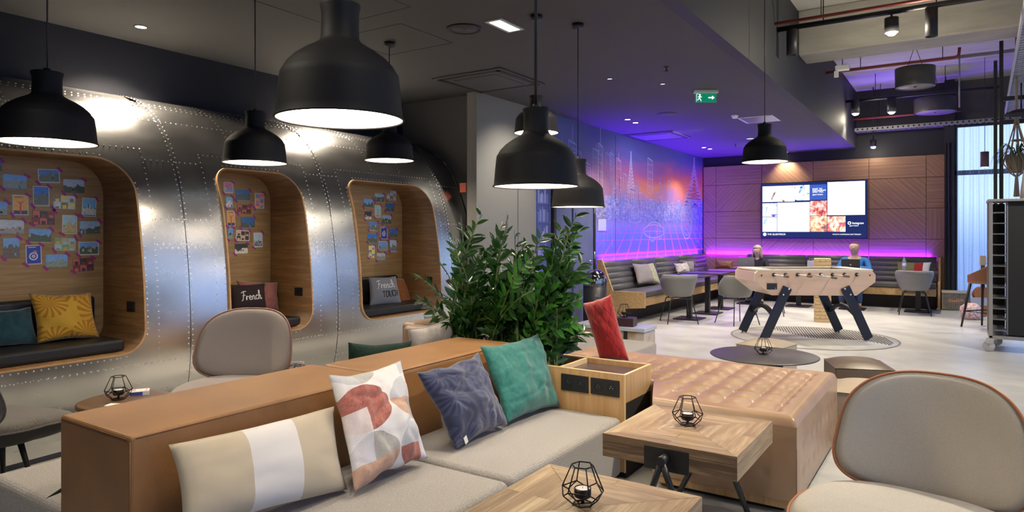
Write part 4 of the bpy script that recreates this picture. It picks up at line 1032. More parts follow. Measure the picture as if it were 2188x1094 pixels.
def put(px, py, z, label, rz=.2, s=1): 
    o = place(ch, at(px, py, z=z), rz, label, G); o.scale = (s, s, s); return o
put(1469, 908, .5205, 'wire candle holder on the reclaimed-wood table beside the tufted ottoman', .35, .93)
put(1245, 1078, .5205, 'wire candle holder on the wood table cut off by the bottom of the photo', .25, .93)
put(1631, 757, .4002, 'wire candle holder on the round black coffee table', .5, .95)

# ================================================================ rounded lounge chairs
chairf = fabric('lounge_linen', (.38, .35, .31), (.56, .52, .46), 420, .25, st=(1, 1, 2.5)); chairg = fabric('mauve_grey_wool', (.17, .15, .145), (.25, .22, .215), 380, .2, st=(1, 1, 3)); chaird = fabric('charcoal_wool', (.045, .04, .036), (.10, .09, .08), 150, .4)
pipe = mat('tan_piping', (.36, .13, .05), .4); pipeb = mat('brown_piping', (.20, .085, .055), .4)
def lounge(label, loc, rz, fab, under, pip, s=1.0, bw=.345, bh=.245, wrap=1.15, sw=.355, sy0=-.03, lg=1.0, thk=.05):
    r = empty('lounge_chair', label, 'chair', loc, rz)
    def sup(a, e): c, s_ = cos(a), sin(a); return (abs(c)**(2/e)*(1 if c >= 0 else -1), abs(s_)**(2/e)*(1 if s_ >= 0 else -1))
    def backp(x, z, off):   # x,z in -1..1 footprint
        X = x*bw*(1-.09*z); Z = .675*s+z*bh; lean = .24*(Z-.43)
        Y = .30+lean-wrap*X*X-.10*(z**2)*.25
        n = V((2*wrap*X, 1, -.24)).normalized(); return V((X, Y, Z))+n*off
    def seatp(x, y, off):
        X = x*sw; Y = sy0+y*.335*(1-.0*x); Z = .405+.035*(y-.2)**2*(1 if y > 0 else -.6)+.02*x*x; return V((X, Y, Z+off))
    ex = 3.0
    def shell(fn, th_f, th_b, e, nm, m1, m2, bulge=.02):
        b = B(); NA, NR = 64, 12
        for sgn, th, mm in ((-1, th_f, m1), (1, th_b, m2)):
            rings = []
            for k in range(NR+1):
                f = k/NR; prf = (1-f**5)**.5; row = []
                if k == 0: rings.append([b.b.verts.new(fn(0, 0, sgn*th))]); continue
                for a in range(NA):
                    x, y = sup(2*pi*a/NA, e); row.append(b.b.verts.new(fn(x*f, y*f, sgn*th*prf)))
                rings.append(row)
            for k in range(NR):
                A, C = rings[k], rings[k+1]
                for a in range(NA):
                    a2 = (a+1) % NA
                    if len(A) == 1: b.face([A[0], C[a], C[a2]], mm, True)
                    else: b.face([A[a], C[a], C[a2], A[a2]], mm, True)
        bmesh.ops.remove_doubles(b.b, verts=b.b.verts[:], dist=.0004)
        o = b.done(nm, r); q = B(); q.tube([fn(*[c*1.004 for c in sup(2*pi*a/96, e)], 0) for a in range(96)], .0055, pip, 8, closed=True); q.done('piping', o); return o
    shell(backp, .030, .030, ex, 'backrest', fab, fab)
    shell(lambda x, y, o_: seatp(x, y, -o_), .055, thk, 2.5, 'seat', fab, under)
    for sx in (-1, 1):
        for sy in (-1, 1):
            b = B(); b.tube([(sx*.17*lg, sy*.17*lg-.03, .39-thk), (sx*.30*lg, sy*.29*lg-.03, .004)], [.017, .010], black, 10); b.done('leg', r)
        b = B(); b.tube([(sx*.10, .16, .385), (sx*.10, .31, .40), (sx*.09, .375, .47)], .012, black, 8); b.done('back_bracket', r)
    return r
def pos(px, d): p = at(px, 600, d=d); return V((p.x, p.y, 0))
lounge('large pale grey lounge chair with tan piping at the right front', pos(1955, 2.50), TH-R(44), chairf, chairf, pipe, .965, .33, .24, 1.6, .385, -.11)
lounge('mauve-grey rounded lounge chair in front of the middle nook', pos(488, 4.55), TH-R(4), chairg, chairg, pipeb, 1, .345, .245, 1.15, .335)
lounge('charcoal lounge chair with a black underside at the left edge', pos(-15, 3.75), TH+R(163), chaird, blackm, chaird, lg=.4, thk=.09)
# ================================================================ pendant lamps
shade = mat('black_lamp_shade', (.006, .006, .008), .65, spec=.3, bump=.03, bsc=60); shin = mat('white_lamp_inside', (.85, .82, .75), .5)
bulb = glow('lamp_light', (1, .83, .60), 26)
PR0 = [(.228, 0), (.224, .008), (.2215, .03), (.217, .08), (.212, .125), (.209, .145), (.205, .15), (.190, .174), (.164, .199), (.130, .222), (.096, .240), (.075, .253), (.068, .266), (.066, .31), (.0665, .348), (.072, .372), (.072, .378)]
def pendant(label, px, py, w, W=.45, rod=.004, zc=ZC, G='black dome pendant lamps', zs=1.0):
    PR = [(a, z*zs) for a, z in PR0]
    d = W*F/w; p = at(px, py, d=d); s = W/.45; r = empty('pendant_lamp', label, 'lamp', p); r['group'] = G
    b = B(); o_ = [(a*s, z*s) for a, z in PR]; b.lathe(o_+[(0, .380*s*zs)], m=shade, n=56); b.tube([(.2265*s*cos(a), .2265*s*sin(a), 0) for a in [i*2*pi/56 for i in range(56)]], .0042*s, shade, 6, closed=True); b.done('lamp_shade', r)
    b = B(); b.lathe([((a-.004)*s, z*s) for a, z in PR[:11]]+[(0, .25*s*zs)], m=shin, n=56); b.done('inner_reflector', r)
    b = B(); b.lathe([(0, .045*s), (.214*s, .045*s), (.214*s, .052*s), (0, .052*s)], m=bulb, n=48); b.done('light_diffuser', r)
    b = B(); b.tube([(0, 0, .37*s*zs), (0, 0, zc-p.z)], rod, black, 8); b.lathe([(0, .378*s*zs), (.02*s, .378*s*zs), (.016*s, .40*s*zs), (0, .40*s*zs)], m=black, n=14); b.done('cord', r)
    b = B(); b.lathe([(0, zc-p.z-.04), (.045, zc-p.z-.04), (.05, zc-p.z), (0, zc-p.z)], m=black, n=24); b.done('canopy', r)
    return p
PP = [pendant('black dome pendant lamp at the far left, before the left nook', 101, 305, 186, zs=.96), pendant('largest and nearest black dome pendant lamp, at the top left of centre', 727, 255, 266, zs=1.09),
 pendant('small black dome pendant lamp hanging over the middle nook', 545, 348, 130), pendant('farthest left-hand black dome pendant lamp, behind the largest one', 832, 343, 103),
 pendant('black dome pendant lamp on a thick rod above the plant', 1145, 398, 181, rod=.009, zs=1.09), pendant('low black dome pendant lamp before the mural, partly behind the lamp above the plant', 1235, 442, 113, zs=1.07),
 pendant('black dome pendant lamp hanging alone before the wood wall', 1634, 346, 93, .45, .004, ZU, zs=1.03), pendant('black dome pendant lamp hidden behind the neck of the lamp above the plant', 1146, 284, 94, .36)]
# ================================================================ ceiling equipment on the low ceiling
ven = mat('vent_black', (.01, .01, .012), .6); grill = mat('vent_plate', (.05, .05, .055), .6)
def cass(label, c, s, rz=0, m=grill):
    r = empty('air_vent', label, 'ceiling vent', (c[0], c[1], ZC)); b = B(); h = s/2
    b.box((-h, -h, -.018), (h, h, 0), m); b.done('frame', r, bevel=.004)
    b = B()
    for k in range(4):
        M = Matrix.Rotation(k*pi/2, 4, 'Z'); b.box((-h*.9, -h*.92, -.022), (h*.9, -h*.80, -.0185), ven, M)
    b.done('slot', r)
    b = B(); b.box((-h*.62, -h*.62, -.024), (h*.62, h*.62, -.0185), m); b.done('grille', r, bevel=.003)
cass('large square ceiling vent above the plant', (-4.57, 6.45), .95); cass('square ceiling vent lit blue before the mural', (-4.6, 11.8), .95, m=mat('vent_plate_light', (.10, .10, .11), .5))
r = empty('ceiling_speaker', 'round speaker grille set into the dark ceiling right of the largest lamp', 'speaker', (-3.59, 4.69, ZC)); b = B(); b.lathe([(.125, 0), (.155, 0), (.155, -.01), (.145, -.014), (.125, -.008), (.125, 0)], m=black, n=40); b.done('rim', r); b = B(); b.lathe([(0, -.004), (.125, -.004), (.125, 0), (0, 0)], m=grill, n=40); b.lathe([(0, -.008), (.012, -.008), (.012, 0), (0, 0)], m=black, n=12); b.done('grille', r)
r = empty('ceiling_speaker', 'round speaker grille in the blue-lit ceiling above the mural', 'speaker', at(1425, 243, z=ZC)); b = B(); b.lathe([(0, -.006), (.14, -.006), (.14, 0), (0, 0)], m=grill, n=40); b.done('grille', r)
b = B(); a, c = (-3.32, 4.62), (-3.15, 4.96)
r = empty('emergency_light', 'small bright rectangular white light panel in the dark ceiling', 'light', (-3.24, 4.80, ZC)); B().box((-.085, -.18, -.008), (.085, .18, 0), mat('light_frame', (.5, .5, .5), .5)).done('frame', r); B().box((-.055, -.155, -.010), (.055, .155, -.0082), glow('panel_glow', (.85, .95, 1), 2.2)).done('light_panel', r)
r = empty('emergency_light', 'flat grey rectangular fitting in the ceiling just above the lone far pendant', 'light', at(1622, 254, z=ZC)); B().box((-.26, -.3, -.012), (.26, .3, 0), mat('pale_frame', (.55, .55, .58), .5)).done('frame', r); B().box((-.22, -.26, -.014), (.22, .26, -.0122), mat('pale_panel', (.16, .17, .2), .3)).done('panel', r)
# ceiling access hatches
for i, (c, w, d) in enumerate((((-4.05, 3.55), .9, .9), ((-4.35, 4.62), .8, .7))):
    b = B(); x, y = c
    for lo, hi in (((x-w/2, y-d/2), (x+w/2, y-d/2+.006)), ((x-w/2, y+d/2), (x+w/2, y+d/2+.006)), ((x-w/2, y-d/2), (x-w/2+.006, y+d/2)), ((x+w/2, y-d/2), (x+w/2+.006, y+d/2))): b.box((lo[0], lo[1], ZC-.002), (hi[0], hi[1], ZC), ven)
    tag(b.done('ceiling_hatch'), ['outline of a square access hatch in the dark ceiling above the largest lamp', 'outline of a square access hatch in the ceiling right of the largest lamp'][i], 'hatch')
ex = at(1508, 193, z=ZC)
r = empty('exit_sign', 'green running-man exit sign hanging from the dark ceiling', 'sign', ex, TH-R(0)); gm = mat('exit_green', (.0, .22, .10), .4, emit=.5, ecol=(0, .30, .14)); wmn = mat('exit_white', (.8, .9, .85), .4, emit=1.0)
B().box((-.15, -.035, -.035), (.15, .035, 0), white).done('lamp_body', r, bevel=.004); B().box((-.13, -.006, -.15), (.13, .006, -.035), gm).done('sign_plate', r)
b = B(); y = -.0075
def sq(pts): b.poly([(x, y, z-.0925) for x, z in pts], wmn)
sq([(.03, -.008), (.075, -.008), (.075, -.026), (.11, 0), (.075, .026), (.075, .008), (.03, .008)])
sq([(-.075+.012*cos(k*pi/4), .034+.012*sin(k*pi/4)) for k in range(8)])
for A, C, w in (((-.072, .02), (-.082, -.012), .018), ((-.075, .016), (-.050, .004), .008), ((-.075, .018), (-.100, .008), .008), ((-.082, -.01), (-.062, -.028), .010), ((-.062, -.028), (-.062, -.046), .009), ((-.084, -.01), (-.104, -.032), .010)):
    d = (V(C)-V(A)).normalized(); n = V((-d.y, d.x))*w/2; A = V(A); C = V(C); sq([tuple(A-n), tuple(C-n), tuple(C+n), tuple(A+n)])
for lo, hi in (((-.118, -.05), (-.113, .048)), ((-.118, .043), (-.09, .048)), ((-.045, -.05), (-.02, .048))): sq([(lo[0], lo[1]), (hi[0], lo[1]), (hi[0], hi[1]), (lo[0], hi[1])]) if hi[0]-lo[0] < .03 and lo[0] != -.045 else None
b.done('running_figure', r, recalc=False)
sm = at(1570, 246, z=ZC); b = B(); b.lathe([(0, -.05), (.03, -.05), (.045, -.03), (.055, -.008), (.055, 0), (0, 0)], m=white, n=24); o = b.done('smoke_detector', loc=sm); tag(o, 'white round smoke detector on the ceiling beside the lone far pendant', 'smoke detector')
def sprink(px, py, lab):
    p = at(px, py, z=ZC); b = B(); b.lathe([(0, .004), (.03, .004), (.03, -.006), (.008, -.008), (.008, -.04), (.022, -.045), (.022, -.05), (0, -.05)], m=black, n=16); tag(b.done('fire_sprinkler', loc=p), lab, 'sprinkler')
sprink(1424, 143, 'tiny dark sprinkler head in the ceiling left of the green exit sign'); sprink(1572, 308, 'tiny dark sprinkler head in the blue ceiling near the wood wall')
dl = glow('downlight_glow', (1, .92, .78), 9); dlo = glow('downlight_dim', (.9, .88, 1), 1.2)
def down(px, py, lab, on=1, r_=.045):
    p = at(px, py, z=ZC); b = B(); q = empty('downlight', lab, 'light', p); q['group'] = 'small round downlights in the dark ceiling'
    b.lathe([(r_, 0), (r_+.014, 0), (r_+.014, -.004), (r_, -.006), (r_, 0)], m=grill, n=20); b.done('trim_ring', q); b = B(); b.lathe([(0, -.003), (r_, -.003), (r_, 0), (0, 0)], m=dl if on else dlo, n=20); b.done('light_lens', q)
    return p
D1 = down(301, 57, 'single bright downlight above the silver booth, upper left'); D2 = down(992, 233, 'bright downlight near the far end of the silver booth')
D3 = V((-5.9, 5.35, ZC)); q = empty('downlight', 'bright downlight above the silver booth, hidden behind the largest lamp', 'light', D3); b = B(); b.lathe([(0, -.003), (.045, -.003), (.045, 0), (0, 0)], m=dl, n=20); b.done('light_lens', q)
DS = [down(1341, 255, 'lit downlight, the left one of the near pair above the mural'), down(1358, 262, 'lit downlight, the right one of the near pair above the mural'), down(1504, 315, 'lit downlight, the left one of the far pair by the corner'), down(1517, 318, 'lit downlight, the right one of the far pair by the corner'),
      down(1679, 325, 'bright downlight showing right of the lone far pendant')]
down(1303, 168, 'dim downlight left of the exit sign, farther left', 0, .03); down(1416, 179, 'dim downlight just left of the exit sign', 0, .03); down(1024, 188, 'tiny dim light near the large square vent', 0, .018); down(1603, 296, 'faint flat downlight left of the lone far pendant', 0, .07)

# ================================================================ high ceiling: pipes, tracks, spots
red = mat('red_pipe', (.26, .05, .035), .5)
def pipe_x(name, label, cat, y, z, x0, x1, r, m, extra=None):
    b = B(); b.tube([(x0, y, z), (x1, y, z)]+(extra or []), r, m, 10); o = tag(b.done(name), label, cat)
    x = x0+.5
    while x < x1: b = B(); b.tube([(x, y, z), (x, y, ZU)], .006, MATS['matte_black'], 6); b.done('hanger', o); x += 1.1
    return o
def line2(px1, py1, px2, z=None, y=None): 
    a = at(px1, py1, z=z) if z else at(px1, py1, y=y); return a
a = at(1650, 52, y=8.3); zr = a.z
pipe_x('sprinkler_pipe', 'nearest red sprinkler pipe under the high concrete ceiling', 'pipe', 8.3, a.z, XB-.0, XR, .018, red)
a2 = at(1660, 64, y=8.45); pipe_x('lighting_track', 'near black lighting track under the high ceiling', 'lighting track', 8.45, a2.z, XB, XR, .03, black)
a = at(1756, 157, y=12.0); e2 = at(2040, 122, y=12.0)
pipe_x('sprinkler_pipe', 'middle red sprinkler pipe ending in an upturned elbow', 'pipe', 12.0, a.z, XB, e2.x, .022, red, [(e2.x+.05, 12.0, a.z+.03), (e2.x+.06, 12.0, a.z+.14)])
a = at(1840, 254, y=15.3); e2 = at(2052, 238, y=15.3); pipe_x('sprinkler_pipe', 'farthest red sprinkler pipe close to the dark back wall', 'pipe', 15.3, a.z, XB, e2.x, .02, red)
a = at(1810, 217, y=14.3); z3 = a.z; pipe_x('lighting_track', 'far black lighting track crossing before the dark back wall', 'lighting track', 14.3, z3, XB, .62, .028, black)
spotm = mat('spot_body', (.02, .02, .022), .5)
def spot(label, p, top, r=.055, h=.24, on=1, tilt=0, glowm=None):
    q = empty('track_spot', label, 'light', p); q['group'] = 'black cylindrical track spots'; b = B()
    b.lathe([(0, h), (r, h), (r, 0), (r*.85, 0), (r*.85, .02), (0, .02)], m=spotm, n=24); b.done('spot_body', q)
    b = B(); b.tube([(0, 0, h), (0, 0, top-p[2])], .012, spotm, 8); b.done('stem', q)
    if on: b = B(); b.lathe([(0, -.035), (r*.45, -.028), (r*.72, -.008), (r*.8, .015), (0, .018)], m=glowm or glow('spot_glow', (1, .86, .62), 30), n=20); b.done('light_lens', q)
    return V(p)
def onx(px, py, y): return at(px, py, y=y)
s1 = onx(1692, 118, 8.45); spot('black cylinder spot hanging at the bulkhead corner, unlit', (s1.x, 8.45, s1.z), a2.z, .06, .30, 0)
s2 = onx(1905, 66, 8.45); spot('very bright track spot hanging before the concrete beam', (s2.x, 8.45, s2.z-.02), a2.z, .07, .16, 1, glowm=glow('spot_glow_strong', (1, .88, .66), 60))
s3 = onx(1990, 78, 8.45); spot('grey cylinder spot right of the very bright one, unlit', (s3.x, 8.45, s3.z), a2.z, .06, .30, 0)
s4 = onx(1828, 243, 14.3); spot('lit track spot on the far track, the left one', (s4.x, 14.3, s4.z), z3, .075, .26)
s5 = onx(1905, 240, 14.3); spot('lit track spot on the far track, the right one', (s5.x, 14.3, s5.z), z3, .075, .26)
s6 = onx(1866, 314, 15.5); spot('small lit spot against the dark wall above the wood panelling', (s6.x, 15.5, s6.z), ZU-.02, .06, .14)
p = at(1800, 146, y=10.8); q = empty('emergency_light', 'small white box lamp on the high ceiling behind the concrete beam', 'light', (p.x, 10.8, p.z)); B().box((-.09, -.06, -.03), (.09, .06, .04), white).done('lamp_body', q, bevel=.01); b = B(); b.tube([(0, 0, .04), (0, 0, ZU-p.z)], .006, MATS['matte_black'], 6); b.done('hanger', q); B().box((-.11, -.02, -.12), (-.05, .02, -.03), white).done('bracket', q, bevel=.006)
# drum lamps
def drum(label, px, py, y, r, h):
    p = at(px, py, y=y); q = empty('drum_lamp', label, 'lamp', p); b = B(); b.lathe([(r, -h/2), (r*1.02, h/2), (0, h/2+.002), (0, h/2-.01), (r*.98, h/2-.012), (r*.97, -h/2), (r, -h/2)], m=mat('drum_metal', (.10, .098, .095), .4, .4), n=48); b.done('lamp_shade', q)
    b = B(); b.lathe([(0, -h/2+.01), (r*.96, -h/2+.01), (r*.96, -h/2+.02), (0, -h/2+.02)], m=mat('drum_diffuser', (.25, .24, .21), .5), n=48); b.lathe([(0, -h/2), (.02, -h/2), (.02, -h/2+.01), (0, -h/2+.01)], m=black, n=10); b.done('diffuser', q)
    b = B()
    for s in (-1, 1): b.tube([(s*r*.4, 0, h/2), (s*r*.1, 0, h/2+.25), (0, 0, ZU-p.z)], .004, black, 5)
    b.done('suspension_wire', q)
drum('round grey drum lamp hanging before the high ceiling', 1955, 166, 11.5, .255, .28); drum('dark drum lamp hanging behind and below the grey drum lamp', 1998, 226, 14.9, .34, .26)
# cable tray with rungs running across above the window
tr = at(1835, 280, y=15.6); b = B(); ztr = tr.z
traym = mat('galvanised_tray', (.30, .30, .33), .5, .5)
b.box((XB+.02, 15.45, ztr-.03), (1.2, 15.465, ztr+.04), traym); b.box((XB+.02, 15.72, ztr-.03), (1.2, 15.735, ztr+.04), traym)
x = XB+.05
while x < 1.2: b.box((x, 15.44, ztr-.02), (x+.05, 15.735, ztr-.008), traym); b.box((x+.01, 15.448, ztr-.01), (x+.04, 15.45, ztr+.025), blackm); x += .09
tag(b.done('cable_tray'), 'perforated grey cable tray running along the top of the far window', 'cable tray')
# hangers
for i, (px, lab) in enumerate(((2050, 'thin grey pipe hanging from the high ceiling above the window, left of the black frame'), (1905, ''))):
    if not lab: continue
    p = at(px, 215, y=13.6); b = B(); b.tube([(p.x, p.y, ZU), (p.x, p.y, ztr)], .012, traym, 8); tag(b.done('hanger_rod'), lab, 'rod')
# ladder tray at the right edge running away from us, with cables
lad = empty('cable_ladder', 'white ladder-like cable tray full of cables at the right edge of the high ceiling', 'cable tray', (0, 0, 0))
p1 = at(2180, 60, z=3.70); p2 = at(2148, 240, z=3.70)
b = B(); m = mat('tray_white', (.5, .5, .52), .5)
d = (p2-p1); d.z = 0; n = V((-d.y, d.x, 0)).normalized()
for o_ in (0, .42): b.bar(p1-d*.4+n*(-o_), p2+n*(-o_), .02, .09, m)
L = (p2-p1+d*.4).length; k = 0
while k < L: q = p1-d*.4+d.normalized()*k; b.bar(q, q-n*.42, .03, .015, m); k += .13
b.done('tray', lad); b = B()
for i in range(6):
    off = -n*(.05+.055*i); pts = [p1-d*.4+d*1.4*t_+off+V((0, 0, .03+.012*sin(t_*20+i*2)))+n*.012*sin(t_*14+i) for t_ in [j/24 for j in range(25)]]; b.tube(pts, .009, [m, blackm, traym][i % 3], 6)
b.done('cables', lad)
# black frame posts behind the rack
fr = empty('black_frame', 'tall black metal frame of two posts behind the shelf trolley', 'frame', (0, 0, 0))
for (px, yt, y) in ((2127, 130, 13.2), (2139.5, 88, 12.2)):
    p = at(px, 440, y=y); zt = at(px, yt, y=y).z; b = B(); b.box((p.x-.024, y-.024, .0), (p.x+.024, y+.024, zt), black); b.done('post', fr)
p = at(2139, 262, y=12.2); b = B(); b.bar((p.x, 12.2, p.z), (XR-.05, 12.2, p.z), .06, .06, black); b.bar((p.x, 12.2, p.z+1.0), (p.x, 12.2, p.z+1.06), .3, .3, black) if 0 else None; b.done('crossbar', fr)
p = at(2139, 212, y=12.2); b = B(); b.bar((p.x, 12.2, p.z), (XR-.05, 12.2, p.z), .06, .06, black); b.done('crossbar', fr)
for px, yt, yb in ((2182, 205, 0), (2100, 0, 0)): pass
b = B(); p = at(2182, 232, y=11.5); b.lathe([(0, 0), (.10, -.02), (.20, -.07), (.20, -.08), (.10, -.05), (0, -.04)], p, blackm, 24); b.tube([p, p+V((0, 0, .35))], .01, black, 6); tag(b.done('ceiling_fan_lamp'), 'wide flat black lamp under the crossbar at the right edge', 'lamp')
# ================================================================ LED strips and banquettes
led = glow('violet_led', (.16, .0, 1.0), 55)
b = B().box((XM+.008, 10.24, .955), (XM+.035, YB-.35, .962), led); tag(b.done('led_strip'), 'violet LED light strip along the top of the bench under the mural', 'light strip')
led2 = glow('magenta_led', (.21, .0, 1.0), 55)
b = B().box((XM+.1, YB-.072, .955), (-.36, YB-.052, .962), led2); tag(b.done('led_strip'), 'violet LED light strip along the top of the bench under the wood wall', 'light strip')
bl = mat('bench_leather', (.075, .072, .070), .42, col2=(.10, .095, .092), sc=3, bump=.06, bsc=120)
oakb2 = wood('bench_oak', (.50, .31, .13), (.66, .45, .22), 1, 1.4, .45, 16)
def bench(label, p0, p1, wall_n, segs, dist=.62):
    """p0-p1 along the wall on the floor; wall_n points into the room"""
    p0, p1, n = V(p0), V(p1), V(wall_n); d = (p1-p0); L = d.length; d.normalize()
    r = empty('banquette', label, 'bench', p0); M = Matrix((d, n, V((0, 0, 1)))).transposed().to_4x4()
    def bx(lo, hi, m, nm, bev=0, par=r): b = B(); b.box(lo, hi, m, M); return b.done(nm, par, bevel=bev, seg=3)
    bx((0, .04, 0), (L, dist*.72, .26), mat('plinth_dark', (.03, .025, .02), .7), 'plinth'); bx((0, .02, .26), (L, dist+.10, .40), oakb2, 'oak_base', .004)
    prof = [(.20, .50)]; z = .50; N = 5
    for k in range(N):
        z0 = .50+k*.098; y0 = .225-.13*(k/N); y1 = .225-.13*((k+1)/N)
        for j in range(7): f = j/6; prof.append((y0+(y1-y0)*f+.018*sin(pi*f)**.6, z0+.098*f))
    prof += [(.075, .995), (.05, .98), (.05, .50)]
    x = 0
    for i, w in enumerate(segs):
        b = B(); b.prism([M @ V((x+.006, a, c)) for a, c in prof], M.to_3x3() @ V((w-.012, 0, 0)), bl, sm=True); o = b.done('back_cushion', r)
        for p_ in o.data.polygons: p_.use_smooth = len(p_.vertices) == 4
        bx((x+.004, .20, .405), (x+w-.004, dist+.115, .50), bl, 'seat_cushion', .022); x += w
    return r, M
b1, M1 = bench('grey leather bench with oak base along the mural wall', (XM+.02, 10.22, 0), (XM+.02, YB-.3, 0), (1, 0, 0), [1.15, 1.15, 1.3, 1.75])
# angled oak end board
b = B(); w = .035
pl_ = [(0, 0), (.0, 1.03), (.10, 1.03), (.30, .52), (.86, .52), (.86, .27), (.52, .24), (.5, 0)]
b.prism([V((a, -.04, c)) for a, c in pl_], (0, .035, 0), oakb2); b.done('end_board', b1, bevel=.003)
b2, M2 = bench('dark leather bench with oak base along the wood-panelled wall', (-.345, YB-.045, 0), (XM+.78, YB-.045, 0), (0, -1, 0), [1.2, 1.2, 1.25])
b = B(); b.prism([V((.025, -a*.8, c)) for a, c in [(0, 0), (0, .99), (.16, .99), (.24, .52), (.78, .52), (.78, .0)]], (.04, 0, 0), oakb2); b.done('end_board', b2, bevel=.003)
# bench cushions
def wallcush(label, q, x=None, y=None, m=None, th=.13, seed=0, roll=0):
    """q = four photo corners bl br tr tl on a plane through x or y"""
    if x is not None: cs = [atp(a, c, (x, 0, .5), (1, 0, .35)) for a, c in q]
    else: cs = [atp(a, c, (0, y, .5), (0, -1, .3)) for a, c in q]
    return pillow('cushion', label, cs, th, m, seed, n=16)
tau = fabric('taupe_linen', (.20, .18, .16), (.28, .25, .22), 160, .2)
def green_half(t, u, v, uv):
    n = t.add('ShaderNodeTexNoise', {'Vector': uv, 'Scale': 26, 'Detail': 3}).outputs[0]; w_ = t.math('LESS_THAN', u, .62)
    return t.mix(w_, t.ramp(n, [(.4, (.10, .12, .03)), (.55, (.62, .60, .35))]), (.27, .24, .22, 1)), None
def squig(t, u, v, uv):
    n = t.add('ShaderNodeTexNoise', {'Vector': uv, 'Scale': 5, 'Detail': 1, 'Distortion': 2}).outputs[0]; a = t.math('LESS_THAN', t.math('ABSOLUTE', t.math('SUBTRACT', n, .5)), .025)
    return t.mix(a, (.66, .60, .52, 1), (.06, .04, .03, 1)), None
def tri(t, u, v, uv):
    a = t.math('GREATER_THAN', u, .52); c = t.math('GREATER_THAN', u, .78); return t.mix(c, t.mix(a, (.20, .19, .08, 1), (.38, .03, .03, 1)), (.75, .74, .74, 1)), None
wallcush('dark cushion standing behind the green-edged one on the mural bench', ((1382, 606), (1402, 606), (1398, 556), (1380, 560)), x=-4.78, m=fabric('black_cloth', (.02, .02, .02), (.03, .03, .03), 60), seed=11)
wallcush('grey cushion with a yellow-green patterned edge on the mural bench', ((1362, 608), (1413, 607), (1396, 562), (1351, 563)), x=-4.70, m=uvmat('green_edge', green_half), seed=12)
wallcush('grey-brown cushion behind the white squiggle cushion on the mural bench', ((1466, 584), (1482, 583), (1481, 556), (1458, 558)), x=-4.74, m=tau, seed=13)
wallcush('dark cushion lying highest behind the other two near the bench corner', ((1462, 572), (1486, 572), (1485, 552), (1460, 553)), x=-4.80, m=fabric('dark_brown_cloth', (.05, .04, .03), (.07, .06, .05), 60), seed=14)
wallcush('white cushion with dark squiggle lines on the mural bench', ((1447, 584), (1474, 583), (1468, 561), (1440, 563)), x=-4.66, m=uvmat('squiggle', squig), seed=15)
wallcush('brown leather cushion on the back bench beside the corner', ((1528, 574), (1566, 574), (1567, 557), (1528, 555)), y=15.45, m=mat('cognac_leather', (.23, .095, .03), .45), seed=16)
wallcush('olive, red and white striped cushion on the back bench, behind the right chair', ((1913, 600), (1988, 600), (1990, 560), (1917, 559)), y=15.42, m=uvmat('olive_red_white', tri), seed=17)
# ================================================================ shell chairs
shellm = mat('grey_shell', (.19, .19, .185), .5)
def shell_chair():
    r = empty('shell_chair', '', 'chair'); b = B(); NA, NR = 48, 14
    def fn(a, f):
        # a: angle, -pi/2 is the back (towards -y)
        bk = .5-.5*sin(a)      # 1 at the back, 0 at the front
        hh = .45+.035+ .33*bk**.75 if bk > .12 else .45+.06*bk/.12*1.0
        hh = .455+.335*min(1, max(0, (bk-.10)/.55))**.7
        rx, ry = .295, .27
        g = f**1.0; rr = (.72*min(1, f/.62)+.28*max(0, (f-.62)/.38)**.8)
        zz = .445+(hh-.445)*max(0, (f-.55)/.45)**1.35 - .012*(1-f)
        flare = 1+.05*max(0, f-.8)
        return V((rx*rr*flare*cos(a), ry*rr*flare*sin(a)-.02, zz))
    rings = [[b.b.verts.new(fn(0, 0))]]
    for k in range(1, NR+1): rings.append([b.b.verts.new(fn(2*pi*i/NA, k/NR)) for i in range(NA)])
    for A, C in zip(rings, rings[1:]):
        for i in range(NA):
            j = (i+1) % NA
            if len(A) == 1: b.face([A[0], C[i], C[j]], shellm, True)
            else: b.face([A[i], C[i], C[j], A[j]], shellm, True)
    o = b.done('seat_shell', r, solid=.008); 
    b = B(); b.tube([fn(2*pi*i/NA, 1) for i in range(NA)], .0055, mat('shell_edge', (.5, .49, .46), .4), 6, closed=True); b.done('rim', o)
    for sx in (-1, 1):
        for sy in (-1, 1): b = B(); b.tube([(sx*.12, sy*.12-.02, .425), (sx*.17, sy*.15-.02, .40), (sx*.25, sy*.24-.02, .002)], .0085, black, 8); b.done('leg', r)
    
    for yb in (.13, -.17): b = B(); b.tube([(-.17, yb, .40), (.17, yb, .40)], .008, black, 6); b.done('seat_bracket', r)
    return r
sc_ = shell_chair(); G = 'grey shell chairs at the small tables'
place(sc_, (-3.84, 10.80, 0), TH+R(2), 'grey shell chair in front of the mural bench, seen from behind', G)
place(sc_, (-3.00, 11.15, 0), TH+R(20), 'grey shell chair partly behind the left end of the football table', G)
place(sc_, (-.66, 14.22, 0), TH-R(28), 'grey shell chair at the right end of the back bench', G)
place(sc_, (-2.85, 12.75, 0), R(100), 'grey shell chair hidden behind the football table, only its legs showing', G)
